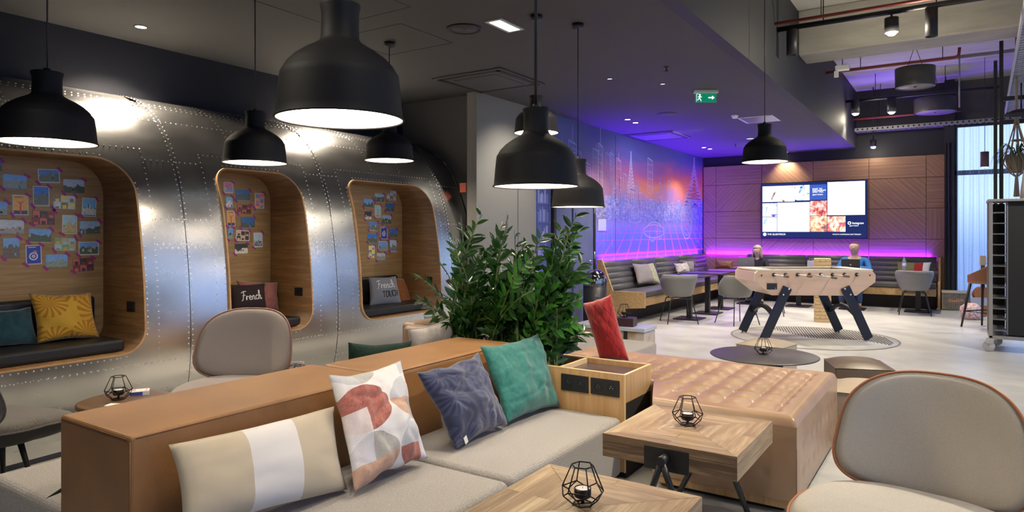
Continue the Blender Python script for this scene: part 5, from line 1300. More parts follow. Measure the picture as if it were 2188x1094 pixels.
# ================================================================ small tables
tabm = mat('dark_table_top', (.045, .035, .045), .28)
def ped_table(round_base=0):
    r = empty('bistro_table', '', 'table'); B().box((-.33, -.33, .73), (.33, .33, .75), tabm).done('table_top', r, bevel=.004)
    B().box((-.04, -.04, .02), (.04, .04, .73), black).done('column', r)
    b = B(); b.box((-.22, -.22, 0), (.22, .22, .02), black); b.done('base_plate', r, bevel=.004); return r
pt = ped_table(); G = 'dark square pedestal tables at the benches'
for (x, y, lab) in ((-3.84, 11.35, 'dark square pedestal table nearest to us by the mural bench'), (-3.82, 12.29, 'dark square pedestal table, second along the mural bench'), (-3.85, 13.2, 'dark square pedestal table, third along the mural bench'), (-3.62, 14.5, 'dark square pedestal table with the open silver laptop'), (-2.67, 14.5, 'dark square pedestal table left of the block tower, behind the football table'), (-1.70, 14.55, 'dark square pedestal table with the black laptop'), (-.62, 14.72, 'dark square pedestal table before the striped cushion at the right end')):
    place(pt, (x, y, 0), 0, lab, G)
# laptops
def laptop(label, x, y, rz, m, lidm):
    r = empty('laptop', label, 'laptop', (x, y, .751), rz); B().box((-.16, -.11, 0), (.16, .11, .014), m).done('keyboard_base', r, bevel=.004)
    b = B(); b.box((-.16, -.004, 0), (.16, .004, .215), lidm, Matrix.Translation((0, -.112, .014)) @ Matrix.Rotation(R(14), 4, 'X')); o = b.done('lid', r, bevel=.003)
    b = B(); b.lathe([(0, 0), (.016, 0), (.016, .001), (0, .001)], (0, -.145, .115), mat('logo_grey', (.4, .4, .4), .3), 14, False, Matrix.Rotation(R(104), 3, 'X')); b.done('logo', o); return r
laptop('open silver laptop before the woman on the back bench', -3.66, 14.42, R(8), steel, mat('laptop_silver', (.30, .29, .27), .4)); laptop('open black laptop before the man in blue', -1.72, 14.45, R(5), black, black)
# cup, bottle, holders on far tables
b = B(); b.lathe([(0, 0), (.028, 0), (.038, .10), (.035, .10), (.026, .005), (0, .005)], m=white, n=20); tag(b.done('paper_cup', loc=at(1583, 573, y=14.5)*1), 'white cup left of the silver laptop', 'cup'); SC.objects['paper_cup'].location.z = .751
bo = empty('water_bottle', 'clear plastic water bottle on the table before the striped cushion', 'bottle', (0, 0, .751)); p = at(1932, 580, y=14.72); bo.location.x = p.x; bo.location.y = 14.72
plas, t, bb_ = newmat('clear_plastic'); bb_.inputs['Base Color'].default_value = (.75, .8, .95, 1); bb_.inputs['Roughness'].default_value = .08; bb_.inputs['Transmission Weight'].default_value = .75; bb_.inputs['IOR'].default_value = 1.2
b = B(); b.lathe([(0, 0), (.032, 0), (.034, .02), (.031, .05), (.034, .08), (.031, .11), (.034, .14), (.033, .19), (.014, .24), (.013, .26), (0, .26)], m=plas, n=20); b.done('bottle_body', bo); b = B(); b.lathe([(0, .26), (.015, .26), (.015, .28), (0, .28)], m=mat('bottle_cap', (.1, .2, .7), .4), n=14); b.done('bottle_cap', bo)
b = B(); b.lathe([(.0345, .09), (.0345, .15), (.034, .15), (.034, .09), (.0345, .09)], m=mat('bottle_label', (.35, .38, .65), .4), n=20); b.done('bottle_label', bo)
fl = empty('flower_cup', 'dark red blooms in a small pot behind the white cup', 'flowers', (0, 0, .751)); p = at(1582, 573, y=14.68); fl.location = (p.x, 14.68, .751)
b = B(); b.lathe([(0, 0), (.03, 0), (.035, .07), (0, .07)], m=blackm, n=14); b.done('pot', fl); b = B(); rr = random.Random(4)
for i in range(9): b.lathe([(0, -.02), (.02, -.005), (.018, .012), (0, .02)], (rr.uniform(-.03, .03), rr.uniform(-.03, .03), .12+rr.uniform(0, .05)), mat('dark_red_petals', (.20, .01, .015), .7), 8)
b.done('blooms', fl)
G = 'black wire candle holders'
for px, py, lab in ((1508, 579, 'wire candle holder on the third mural bench table'), (1450, 590, 'black trinket candle holder on the nearest mural bench table')):
    p = at(px, py, z=.751); o = place(ch, p, .4, lab, G); o.scale = (.7, .7, .5)
# ================================================================ football table
fc = (-1.83, 10.26, 0); ft = empty('football_table', 'pale pink wood football table on four splayed black legs', 'football table', fc, R(35))
pinkw = mat('pale_pink_wood', (.58, .40, .29), .38, col2=(.66, .47, .35), sc=2, st=(1, 1, 8)); pinke = mat('pale_edge', (.74, .62, .50), .4)
P = [(-.80, .955), (-.835, .925), (-.835, .81), (-.60, .625), (.56, .615), (.825, .80), (.83, .90), (.78, .955)]
ww = .36
for s in (-1, 1):
    b = B(); y = s*ww; b.prism([V((a, y-.018, c)) for a, c in P], (0, .036, 0), pinke, mcap=pinkw); b.done('side_panel', ft, bevel=.006)
b = B()
for i in (1, 2, 6, 7, 5, 3):
    pass
def endp(A, C): b = B(); b.prism([V((A[0], -ww+.018, A[1])), V((C[0], -ww+.018, C[1])), V((C[0]*.97, -ww+.018, C[1]+.0)), V((A[0]*.97, -ww+.018, A[1]))], (0, 2*ww-.036, 0), pinkw); b.done('end_panel', ft)
endp((-.83, .945), (-.83, .81)); endp((-.83, .81), (-.60, .63)); endp((.825, .93), (.82, .80)); endp((.82, .80), (.56, .62))
b = B(); b.box((-.6, -ww+.018, .628), (.56, ww-.018, .645), pinkw); b.box((-.80, -ww-.018, .955), (-.58, ww+.018, .975), pinke); b.box((.58, -ww-.018, .955), (.79, ww+.018, .975), pinke)
b.done('top_board', ft); b = B(); b.box((-.66, -ww+.02, .80), (.66, ww-.02, .81), mat('playfield', (.05, .16, .07), .5)); b.done('playfield', ft)
b = B(); b.box((-.58, ww-.018, .955), (.58, ww+.018, .975), pinke); b.box((-.58, -ww-.018, .955), (.58, -ww+.018, .975), pinke); b.done('top_rail', ft, bevel=.004)
xs = [-.576, -.417, -.252, -.088, .067, .230, .395, .565]; ext = [.34, .06, .30, .62, .07, .32, .08, .10]; brass = mat('wood_handle', (.20, .12, .05), .35)
for i, (x, e) in enumerate(zip(xs, ext)):
    rd = B(); rd.tube([(x, -ww-.018-e, .905), (x, ww+.45-e, .905)], .008, steel, 10); rd = rd.done('rod', ft)
    b = B(); b.lathe([(0, 0), (.026, 0), (.022, .018), (.010, .022), (0, .022)], (x, -ww-.018, .905), black, 18, True, Matrix.Rotation(R(90), 3, 'X')); b.lathe([(0, 0), (.026, 0), (.022, .018), (.010, .022), (0, .022)], (x, ww+.018, .905), black, 18, True, Matrix.Rotation(R(-90), 3, 'X')); b.done('bearing', rd)
    if i in (0, 2, 3, 5): y = -ww-.018-e; b = B(); b.tube([(x, y+.02, .905), (x, y-.01, .905), (x, y-.05, .905), (x, y-.09, .905), (x, y-.11, .905)], [.012, .017, .013, .017, .012], brass, 12)
    else: y = ww+.45-e; b = B(); b.tube([(x, y-.02, .905), (x, y+.05, .905), (x, y+.10, .905)], [.012, .017, .012], brass, 12)
    b.done('handle', rd); b = B()
    for k in range([1, 2, 3, 5, 5, 3, 2, 1][i]):
        n_ = [1, 2, 3, 5, 5, 3, 2, 1][i]; y = (k-(n_-1)/2)*.62/max(3, n_)
        b.box((x-.01, y-.012, .815), (x+.01, y+.012, .925), [mat('player_red', (.4, .03, .02), .4), mat('player_blue', (.03, .06, .3), .4)][i % 2])
    b.done('player_figures', rd)
b = B()
for (x, z) in ((-.745, .895), (.745, .895)): b.lathe([(0, 0), (.011, 0), (.009, .004), (0, .005)], (x, -ww-.019, z), blackm, 12, True, Matrix.Rotation(R(90), 3, 'X'))
b.done('bolt_head', ft)
b = B(); b.box((-.675, -ww-.030, .705), (-.535, -ww-.017, .79), black); b.done('coin_slot', ft, bevel=.012, seg=3)
b = B(); b.lathe([(0, 0), (.010, 0), (.010, .003), (0, .003)], (-.56, -ww-.031, .72), chrome, 12, False, Matrix.Rotation(R(90), 3, 'X')); b.done('coin_button', ft)
navyl = mat('navy_black_leg', (.008, .010, .020), .35)
for sx in (-1, 1):
    for sy in (-1, 1):
        xt, xb = sx*.395, sx*.72; y = sy*(ww+.035); b = B()
        a = V((xt, y, .735)); c = V((xb, y, .03)); b.bar(a, c, .035, .125, navyl, up=(1, 0, 0)); lg = b.done('leg', ft, bevel=.008)
        b = B(); b.lathe([(0, 0), (.03, 0), (.03, .008), (.012, .012), (.012, .04), (0, .04)], (xb, y, 0), chrome, 14); b.done('levelling_foot', lg)
        b = B()
        for f in (.03, .14): q = a.lerp(c, f); b.lathe([(0, 0), (.014, 0), (.012, .004), (0, .005)], (q.x-.02*sx*(1 if f < .1 else -1), y+sy*.02, q.z), chrome, 12, True, Matrix.Rotation(R(-90*sy), 3, 'X'))
        b.done('bolt_head', lg)
    b = B(); xm = sx*.57; n = 16; pts = [(xm+sx*.0, -(ww+.03)+2*(ww+.03)*i/n, .33+.115*sin(pi*i/n)) for i in range(n+1)]
    for p, q in zip(pts, pts[1:]): b.bar(p, q, .05, .05, navyl)
    b.done('arched_stretcher', ft)
# ================================================================ round floor disc with slots
ringc = V((-1.72, 10.30, 0)); rR = 1.08
ro = empty('floor_disc', 'round grey floor disc with thin dark stripes under the football table', 'floor grille', ringc)
b = B(); b.lathe([(0, .001), (rR, .001), (rR, .0025), (0, .0025)], m=mat('disc_grey', (.40, .39, .36), .35, col2=(.50, .48, .44), sc=3), n=80); b.done('grey_disc', ro)
b = B(); b.lathe([(rR-.012, .0025), (rR+.012, .0025), (rR+.012, .005), (rR-.012, .005), (rR-.012, .0025)], m=mat('rim_line', (.22, .19, .14), .4), n=80); b.done('rim', ro)
b = B(); ux = V((cos(R(15.8)), sin(R(15.8)), 0)); vy = V((-ux.y, ux.x, 0)); sl = mat('stripe_dark', (.05, .04, .035), .6)  # thin dark bars laid across part of the disc
k = -.48
while k < .97:
    c0_ = ux*k; half = sqrt(max(0, 1.0-k*k)); 
    hi = half*1.02
    lo = .57-(k+.42)*1.7 if k < -.04 else (-.08 if k < .62 else -.08-(k-.62)*1.4)
    lo = max(lo, -half)
    if hi > lo+.03: b.bar(c0_+vy*lo+V((0, 0, .004)), c0_+vy*hi+V((0, 0, .004)), .016, .003, sl, up=(0, 0, 1))
    k += .036
b.done('stripe_bars', ro)
# ================================================================ round black table, poufs
rtb = empty('round_coffee_table', 'low round black coffee table behind the tufted ottoman', 'table', (-1.43, 6.20, 0)); b = B(); b.lathe([(0, .385), (.445, .385), (.455, .392), (.455, .396), (.445, .40), (0, .40)], m=mat('black_laminate', (.055, .05, .05), .34), n=64); b.done('table_top', rtb)
b = B(); b.lathe([(0, .385), (.16, .385), (.16, .0), (.22, .0), (.22, .012), (.165, .015)], m=black, n=32); b.done('table_base', rtb)
pouf_l = mat('pouf_brown_leather', (.085, .062, .040), .38, bump=.06, bsc=100, col2=(.11, .08, .055), sc=3); pouf_t = mat('pouf_taupe_leather', (.32, .26, .19), .4, bump=.06, bsc=100)
def pouf(label, c, w, h, m, rz, rim=.05):
    r = empty('pouf', label, 'pouf', c, rz); b = B(); k = 12
    def f(u, v): x = (u-.5)*2; y = (v-.5)*2; return V((x*w/2, y*w/2, h-.035+.035*(1-x**4)*(1-y**4)+.018*(1-x*x)*(1-y*y)))
    b.grid(f, k, k, m); b.done('seat_pad', r); b = B(); b.box((-w/2, -w/2, .03), (w/2, w/2, h-.034), m); b.done('upholstery', r, bevel=.012); b = B(); b.box((-w/2+.04, -w/2+.04, 0), (w/2-.04, w/2-.04, .03), blackm); b.done('base', r)
    b = B(); q = w/2+.001; b.tube([(-q, -q, h-.036), (q, -q, h-.036), (q, q, h-.036), (-q, q, h-.036)], .004, m, 6, closed=True); b.done('seam', r)
pouf('brown leather cube pouf with a domed top right of the round black table', (-.69, 6.25, 0), .44, .42, pouf_l, R(20)); pouf('pale brown leather pouf half hidden behind the tufted ottoman and the large lounge chair', (-.52, 5.42, 0), .48, .40, pouf_t, R(3)); pouf('low brown leather pouf behind the round black table', (-1.62, 7.15, 0), .44, .38, pouf_t, R(-12))
# ================================================================ giant block tower
blk = B(); blk.box((-.125, -.041, -.027), (.125, .041, .027), wood('pine_block', (.58, .40, .20), (.74, .56, .33), 0, 2, .5)); blk = blk.done('wooden_block', bevel=.004); tag(blk, 'pale pine block of the giant stacked tower behind the football table', 'wooden block', 'blocks of the giant wooden tower')
twc = V((-1.88, 12.22, 0)); rr = random.Random(2); first = True; L = 18
for k in range(L):
    for j in range(3):
        if k > 12 and rr.random() < .1: continue
        o = blk if first else blk.copy()
        if not first: COL.objects.link(o)
        first = False; a = R(12)+(k % 2)*pi/2; d = V((-sin(a), cos(a), 0)); o.location = twc+d*(j-1)*.083+V((0, 0, .028+k*.0585)); o.rotation_euler = (0, 0, a)
# white bag and tissues behind tower
b = B(); bgm = mat('white_bag', (.6, .6, .65), .6); p = at(1735, 573, y=14.5); b.box((-.07, -.05, 0), (.07, .05, .17), bgm); b.tube([(-.04, -.05, .15), (-.03, -.05, .21), (.03, -.05, .21), (.04, -.05, .15)], .004, bgm, 5); tag(b.done('paper_bag', bevel=.01, loc=(p.x, 14.45, .751)), 'small white bag on the table left of the block tower', 'bag')
# ================================================================ people
skin = mat('skin', (.66, .42, .33), .5); hairb = mat('blonde_hair', (.50, .42, .30), .6, col2=(.32, .25, .16), sc=30, st=(4, 4, 1)); hairg = mat('short_grey_hair', (.30, .25, .22), .7)
def skinned(name, chains, m, parent, subd=2):
    """chains: lists of (point, radius); a chain starting with an int continues from that vertex"""
    vs, es, rs, ids = [], [], [], {}
    for ch_ in chains:
        prev = None
        for it in ch_:
            if isinstance(it, str): prev = ids[it]; continue
            p, r_ = it[0], it[1]; vs.append(p); rs.append(r_); i = len(vs)-1
            if len(it) > 2: ids[it[2]] = i
            if prev is not None: es.append((prev, i))
            prev = i
    me = bpy.data.meshes.new(name); me.from_pydata(vs, es, []); o = bpy.data.objects.new(name, me); COL.objects.link(o); o.parent = parent; me.materials.append(m)
    md = o.modifiers.new('k', 'SKIN'); sv = me.skin_vertices[0].data
    for i, r_ in enumerate(rs): sv[i].radius = (r_, r_) if not isinstance(r_, tuple) else r_
    sv[0].use_root = True; md.use_smooth_shade = True
    q = o.modifiers.new('u', 'SUBSURF'); q.levels = subd; q.render_levels = subd; return o
def person(label, loc, rz, top, trous, shoe, hair, woman, s=1.0, lean=.06):
    r = empty('person', label, 'person', loc, rz); r.scale = (s, s, s); r['group'] = 'people seated on the back bench'
    sw = .17 if woman else .205; hz = 1.17
    Cc = [[((0, 0, .55), .14, 'pel'), ((0, -.01, .70), .12), ((0, -.02, .86), .13, 'chest'), ((0, -.04, .98), .068, 'nk'), ((0, -.05, 1.03), .062), ((0, -.07, 1.085), (.078, .078)), ((0, -.07, 1.155), (.102, .108)), ((0, -.06, 1.235), (.088, .10))]]
    def arm(sd):
        hx = sd*.13; hy = -.47; out = [['chest', ((sd*sw, -.02, .92), .055), ((sd*(sw+.06), -.12, .72), .043), ((sd*(sw+.0), -.30, .77), .036), ((hx, hy, .785), .026, 'w%d' % sd), ((hx-sd*.01, hy-.05, .788), (.034, .018), 'p%d' % sd)]]
        for k, (dx, L) in enumerate(((-.030, .055), (-.010, .07), (.010, .072), (.028, .060))): out.append(['p%d' % sd, ((hx-sd*.01+dx, hy-.085, .792), .009), ((hx-sd*.01+dx, hy-.09-L*.5, .788), .008), ((hx-sd*.01+dx, hy-.09-L*.9, .776), .007)])
        out.append(['w%d' % sd, ((hx-sd*.035, hy-.03, .785), .010), ((hx-sd*.052, hy-.065, .782), .009)]); return out
    Cc += arm(1)+arm(-1)
    for sd in (1, -1): Cc.append(['pel', ((sd*.10, -.03, .54), .09), ((sd*.14, -.42, .53), .062), ((sd*.15, -.44, .30), .05), ((sd*.15, -.42, .09), .036), ((sd*.15, -.47, .05), .035), ((sd*.15, -.56, .04), .03)])
    body = skinned('body', Cc, skin, r)
    f = B(); f.lathe([(0, .024), (.012, .0), (.008, -.012), (0, -.014)], (0, -.160, 1.145), skin, 8); 
    for sd in (-1, 1): f.lathe([(0, -.028), (.012, -.01), (.014, .012), (0, .028)], (sd*.082, -.06, 1.155), skin, 8)
    f.done('nose_and_ears', body)
    e = B()
    for sd in (-1, 1): e.lathe([(0, -.007), (.008, 0), (0, .007)], (sd*.03, -.150, 1.168), blackm, 8)
    e.box((-.024, -.149, 1.105), (.024, -.142, 1.111), mat('lips', (.35, .10, .09), .5)); e.done('eyes_and_mouth', body)
    T = [[((0, 0, .57), .155, 'pel'), ((0, -.01, .70), .14), ((0, -.02, .85), .150, 'chest'), ((0, -.035, .975), .075)]]
    for sd in (1, -1): T.append(['chest', ((sd*sw, -.02, .925), .068), ((sd*(sw+.065), -.12, .72), .056), ((sd*sw, -.30, .77), .046), ((sd*.135, -.44, .785), .036)])
    skinned('shirt' if not woman else 'top', T, top, r)
    Tr = [[((0, 0, .54), .15, 'pel')]]
    for sd in (1, -1): Tr.append(['pel', ((sd*.10, -.05, .54), .10), ((sd*.14, -.42, .53), .075), ((sd*.15, -.44, .30), .062), ((sd*.15, -.42, .11), .052)])
    skinned('trousers', Tr, trous, r)
    for sd in (1, -1): skinned('shoe', [[((sd*.15, -.39, .055), .045), ((sd*.15, -.47, .05), .048), ((sd*.15, -.58, .04), .036)]], shoe, r, 1)
    h = B()
    def hf(u, v):
        a = 2*pi*u; t_ = v
        if woman:
            ph = t_*pi*.62; R_ = .100; z = 1.185+.098*cos(ph) if ph < pi/2 else 1.185-.20*((ph-pi/2)/(pi*.12)); x = R_*sin(min(ph, pi/2))*cos(a); y = -.055+.108*sin(min(ph, pi/2))*sin(a)
            if ph >= pi/2: x *= 1+.16*((ph-pi/2)/(pi*.12))
            return V((x, y, z))
        ph = t_*pi*.5; return V((.086*sin(ph)*cos(a), -.050+.098*sin(ph)*sin(a), 1.175+.098*cos(ph)))
    n = 32; k = 14; gg = [[h.b.verts.new(hf(i/n, j/k)) for j in range(k+1)] for i in range(n)]
    for i in range(n):
        for j in range(k):
            p = hf((i+.5)/n, (j+.5)/k)
            if p.y < -.09 and p.z < 1.215 and abs(p.x) < .062+(1.215-p.z)*.12: continue
            if not woman and p.y < -.02+(p.z-1.175)*.3: continue
            h.face([gg[i][j], gg[(i+1) % n][j], gg[(i+1) % n][j+1], gg[i][j+1]], hair, True)
    h.done('hair', r, solid=.008)
person('woman with long blond hair in a black top, seated behind the silver laptop', (-3.60, 15.08, -.03), R(4), mat('black_top', (.008, .010, .014), .8), mat('dark_trousers', (.01, .01, .015), .8), blackm, hairb, 1, .97)
person('man in a bright blue shirt and jeans, seated behind the black laptop', (-1.72, 15.10, -.02), R(-4), mat('blue_shirt', (.03, .17, .46), .8), mat('jeans', (.06, .12, .26), .85), mat('brown_shoe', (.20, .07, .03), .5), hairg, 0, 1.04)
# ================================================================ curtain
cm, t, bb_ = newmat('sheer_curtain'); tl_ = t.add('ShaderNodeBsdfTranslucent', {'Color': (.62, .68, .86, 1)}); tp = t.add('ShaderNodeBsdfTransparent', {'Color': (.93, .95, 1, 1)}); df = t.add('ShaderNodeBsdfDiffuse', {'Color': (.42, .46, .62, 1)})
m1_ = t.add('ShaderNodeMixShader', {0: .35, 1: tl_.outputs[0], 2: df.outputs[0]}); lw = t.add('ShaderNodeLayerWeight', {'Blend': .35}).outputs['Facing']; fac = t.math('MULTIPLY_ADD', lw, -.5, .75, True)
m2_ = t.add('ShaderNodeMixShader', {0: fac, 1: m1_.outputs[0], 2: tp.outputs[0]}); t.l.new(m2_.outputs[0], t.n['Material Output'].inputs[0])
def curtain(label, x0, x1, y, z0, z1, waves, seed):
    b = B(); rr = random.Random(seed); ph = [rr.uniform(0, 6) for _ in range(4)]
    def f(u, v):
        x = x0+(x1-x0)*u; a = .045*sin(u*waves*2*pi+ph[0]+.5*sin(v*2+ph[2]))+.02*sin(u*waves*4.7*pi+ph[1]); return V((x+.02*sin(v*3+u*20)*(1-v), y+a*(.6+.5*(1-v)), z0+(z1-z0)*v))
    b.grid(f, int(waves*14), 16, cm); tag(b.done('curtain', recalc=False), label, 'curtain')
curtain('sheer pale blue curtain covering the far window', -.03, 1.0, YB-.16, .04, 3.52, 6.5, 4)
b = B(); b.box((-.10, YB-.22, 3.52), (1.25, YB-.12, 3.56), black); tag(b.done('curtain_rail'), 'black curtain rail above the far window', 'curtain rail')
# dark side drape
b = B(); b.grid(lambda u, v: V((-.19+.13*u, YB-.30+.03*sin(u*14), .02+3.2*v)), 24, 4, mat('dark_drape', (.03, .032, .04), .9)); tag(b.done('side_drape', recalc=False), 'dark narrow drape between the wood wall and the sheer curtain', 'curtain')
# small brown pendant before the window
p = at(2104, 357, y=14.0); q = empty('pendant_lamp', 'small brown cylinder pendant lamp before the far window', 'lamp', p); b = B(); b.lathe([(0, .26), (.062, .26), (.062, 0), (.055, 0), (.055, .24), (0, .24)], m=mat('brown_cylinder', (.09, .045, .05), .45), n=24); b.done('lamp_shade', q); b = B(); b.lathe([(0, .0), (.054, .0), (.054, .012), (0, .012)], m=glow('small_glow', (1, .9, .8), 4), n=20); b.done('light_lens', q); b = B(); b.tube([(0, 0, .26), (0, 0, ZU-p.z)], .004, black, 5); b.done('cord', q)
# ================================================================ shelf trolley
tx, tyy = .32, 10.25; tr_ = empty('shelf_trolley', 'tall steel shelf trolley on castors with many slide-in shelves at the right edge', 'trolley', (0, 0, 0))
stl = mat('trolley_steel', (.42, .40, .37), .4, .7); zt = 1.86; x0, x1 = .34, 1.10; y0, y1 = 10.28, 10.86
for (x, y) in ((x0, y0), (x1, y0), (x0, y1), (x1, y1)): B().box((x-.02, y-.02, .17), (x+.02, y+.02, zt), stl).done('upright', tr_, bevel=.004)
B().box((x0-.03, y0-.03, zt), (x1+.03, y1+.03, zt+.03), stl).done('top_plate', tr_, bevel=.003); B().box((x0-.02, y0-.02, .16), (x1+.02, y1+.02, .20), stl).done('bottom_frame', tr_, bevel=.003)
for i in range(12):
    z = .27+i*.132; b = B(); b.box((x0+.021, y0-.005, z), (x0+.155, y1-.02, z+.005), stl); b.box((x0+.021, y0-.012, z-.006), (x0+.155, y0-.004, z+.008), mat('shelf_dark_steel', (.20, .20, .20), .4, .6)); b.done('shelf_rail', tr_)
B().box((x0+.16, y0+.005, .22), (x0+.175, y0+.05, zt-.01), mat('inner_upright', (.16, .16, .16), .5)).done('inner_upright', tr_)
B().box((x0+.176, y0+.012, .22), (x1-.02, y1-.03, zt-.005), blackm).done('black_cover', tr_); B().box((x0+.02, y1-.018, .22), (x0+.17, y1-.012, zt-.01), blackm).done('back_sheet', tr_)
cw = mat('castor_rubber', (.50, .48, .46), .4)
for (x, y) in ((x0, y0), (x0+.10, y1), (x1, y0), (x1, y1)):
    b = B(); b.lathe([(0, -.016), (.058, -.016), (.065, -.01), (.065, .01), (.058, .016), (0, .016)], (x-.02, y, .066), cw, 24, True, Matrix.Rotation(R(90), 3, 'X')); w_ = b.done('castor_wheel', tr_)
    b = B(); b.box((x-.05, y-.022, .10), (x+.03, y-.018, .155), chrome); b.box((x-.05, y+.018, .10), (x+.03, y+.022, .155), chrome); b.box((x-.05, y-.03, .15), (x+.04, y+.03, .162), chrome); b.bar((x-.02, y-.022, .066), (x-.01, y-.022, .12), .03, .004, chrome); b.done('castor_fork', w_)
# things on the trolley
b = B(); p = at(2193, 441, y=10.5); b.lathe([(0, 0), (.085, 0), (.08, .10), (.05, .36), (0, .38)], (p.x+.02, 10.5, zt+.031), mat('ivory_lamp', (.55, .50, .40), .5), 24); tag(b.done('table_lamp'), 'pale ivory cone-shaped object on top of the shelf trolley', 'ornament')
# hanging plant in a macrame holder
hp = empty('hanging_plant', 'spiky green hanging plant in a rope holder at the right edge', 'plant', at(2172, 345, d=9.6)); rope = mat('macrame_rope', (.30, .23, .16), .9); b = B(); rr = random.Random(8)
for k in range(9):
    a = k*2*pi/9; b.tube([(0, 0, .75), (.03*cos(a), .03*sin(a), .5), (.13*cos(a), .13*sin(a), .12), (.15*cos(a+.3), .15*sin(a+.3), -.02), (.08*cos(a+.6), .08*sin(a+.6), -.16), (.01*cos(a), .01*sin(a), -.22), (.03*cos(a), .03*sin(a), -.5)], .009, rope, 6)
for z in (.5, .3, .05): b.tube([((.03+.1*(.5-z))*cos(a), (.03+.1*(.5-z))*sin(a), z) for a in [i*pi/6 for i in range(12)]], .014, rope, 6, closed=True)
b.tube([(0, 0, .75), (0, 0, 2.1)], .02, rope, 6); b.done('rope_holder', hp)
b = B(); b.lathe([(0, -.15), (.08, -.15), (.13, .0), (.14, .10), (0, .08)], m=mat('woven_pot', (.22, .17, .11), .9, bump=.5, bsc=60), n=20); b.done('pot', hp)
b = B(); lf = mat('spider_leaf', (.04, .075, .03), .5, col2=(.07, .12, .05), sc=10)
for k in range(60):
    a = rr.uniform(0, 2*pi); L = rr.uniform(.22, .42); hh = rr.uniform(.05, .22); pts = [V((.02*cos(a), .02*sin(a), .08)), V((L*.4*cos(a), L*.4*sin(a), .08+hh)), V((L*.8*cos(a), L*.8*sin(a), .05+hh*.4)), V((L*cos(a), L*sin(a), -.1-.15*rr.random()))]
    s_ = V((-sin(a), cos(a), 0)); prev = None
    for j in range(9):
        f = j/8*3; i = min(int(f), 2); q = pts[i].lerp(pts[i+1], f-i); w_ = .007*(1-(j/8)**2)+.0006; row = (b.b.verts.new(q-s_*w_), b.b.verts.new(q+s_*w_))
        if prev: b.face([prev[0], prev[1], row[1], row[0]], lf, True)
        prev = row
b.done('leaves', hp, recalc=False)
# ================================================================ bar chair, guitar, crate, bag
bc = at(2097, 705, z=0); bst = empty('bar_chair', 'tan leather bar chair with black wooden legs left of the shelf trolley', 'chair', (bc.x+.06, bc.y+.3, 0), TH+R(20)); tl2 = mat('cognac_shell', (.30, .125, .05), .4); b = B()
def bs(u, v):
    a = (u-.5)*pi*1.25; rr_ = .05+.20*min(1, v/.55); z = .70+(.34*(max(0, (v-.5)/.5))**1.2)*(.35+.65*cos(a*.72)**2); return V((rr_*sin(a)*1.1, -rr_*cos(a), z))
b.grid(bs, 28, 14, tl2); b.done('seat_shell', bst, solid=.018, recalc=False)
b = B(); b.lathe([(0, .68), (.20, .69), (.21, .72), (0, .735)], (0, .0, 0), tl2, 28); b.done('seat_pad', bst)
for sx in (-1, 1):
    for sy in (-1, 1): b = B(); b.tube([(sx*.14, sy*.14, .69), (sx*.23, sy*.22, .0)], [.022, .014], black, 10); b.done('leg', bst)
b = B(); q = [(-.205, -.195), (.205, -.195), (.205, .195), (-.205, .195)]; b.tube([(x, y, .25) for x, y in q], .010, black, 8, closed=True); b.done('footrest', bst)
gp = at(2100, 668, y=14.3); gt = empty('guitar', 'acoustic guitar with a wooden headstock standing behind the bar chair', 'guitar', (gp.x, 14.3, .0), R(20)); gt.scale = (1.06, 1.06, 1.06); gw = mat('guitar_wood', (.42, .17, .05), .25); b = B(); out = []
for i in range(48):
    a = 2*pi*i/48; z = sin(a); w_ = .20 if z < 0 else .15; w_ *= 1-.28*math.exp(-((z-.15)/.25)**2); out.append(V((w_*cos(a), 0, .26+z*.25)))
b.prism(out, (0, .10, 0), mat('guitar_side', (.25, .10, .03), .3), mcap=gw); b.done('body', gt, bevel=.006); b = B(); b.box((-.028, -.012, .48), (.028, .006, .86), mat('fretboard', (.12, .07, .04), .4))
for k in range(9): b.box((-.028, -.014, .5+k*.038), (.028, -.012, .505+k*.038), chrome)
b.done('neck', gt); b = B(); b.box((-.042, -.012, .86), (.042, .006, 1.02), mat('headstock', (.60, .42, .24), .4)); hs = b.done('headstock', gt, bevel=.006); b = B()
for k in range(3):
    for s in (-1, 1): b.lathe([(0, -.01), (.012, 0), (0, .01)], (s*.055, 0, .89+k*.045), white, 8)
b.done('tuning_pegs', hs); b = B(); b.box((-.17, -.003, .20), (.17, -.001, .33), mat('white_band', (.55, .55, .62), .5)); bd = b.done('printed_band', gt)
cr = at(2043, 657, y=15.35); c = empty('radio_crate', 'grey mesh-front vintage crate leaning at the foot of the curtain', 'crate', (cr.x, 15.35, 0), R(6)); b = B()
b.box((-.23, 0, .01), (.23, .22, .37), mat('crate_wood', (.30, .26, .20), .6)); b.done('box', c, bevel=.008); b = B(); b.box((-.21, -.004, .03), (.21, .0, .32), mat('crate_art', (.05, .05, .05), .5, col2=(.35, .28, .20), sc=14)); b.box((-.235, -.012, .33), (.235, .0, .375), mat('crate_top', (.55, .50, .42), .5)); fp = b.done('front_panel', c); b = B()
for k in range(15): b.box((-.21+k*.03, -.009, .03), (-.207+k*.03, -.006, .32), steel)
for k in range(10): b.box((-.21, -.009, .04+k*.03), (.21, -.006, .043+k*.03), steel)
b.done('wire_mesh', fp); b = B(); b.box((-.10, -.0058, .16), (.05, -.0048, .20), mat('orange_figure', (.75, .30, .10), .5)); b.box((0, -.0058, .18), (.12, -.0048, .22), MATS['orange_figure']); b.box((-.12, -.0058, .15), (-.07, -.0048, .21), MATS['orange_figure']); b.done('orange_emblem', fp)
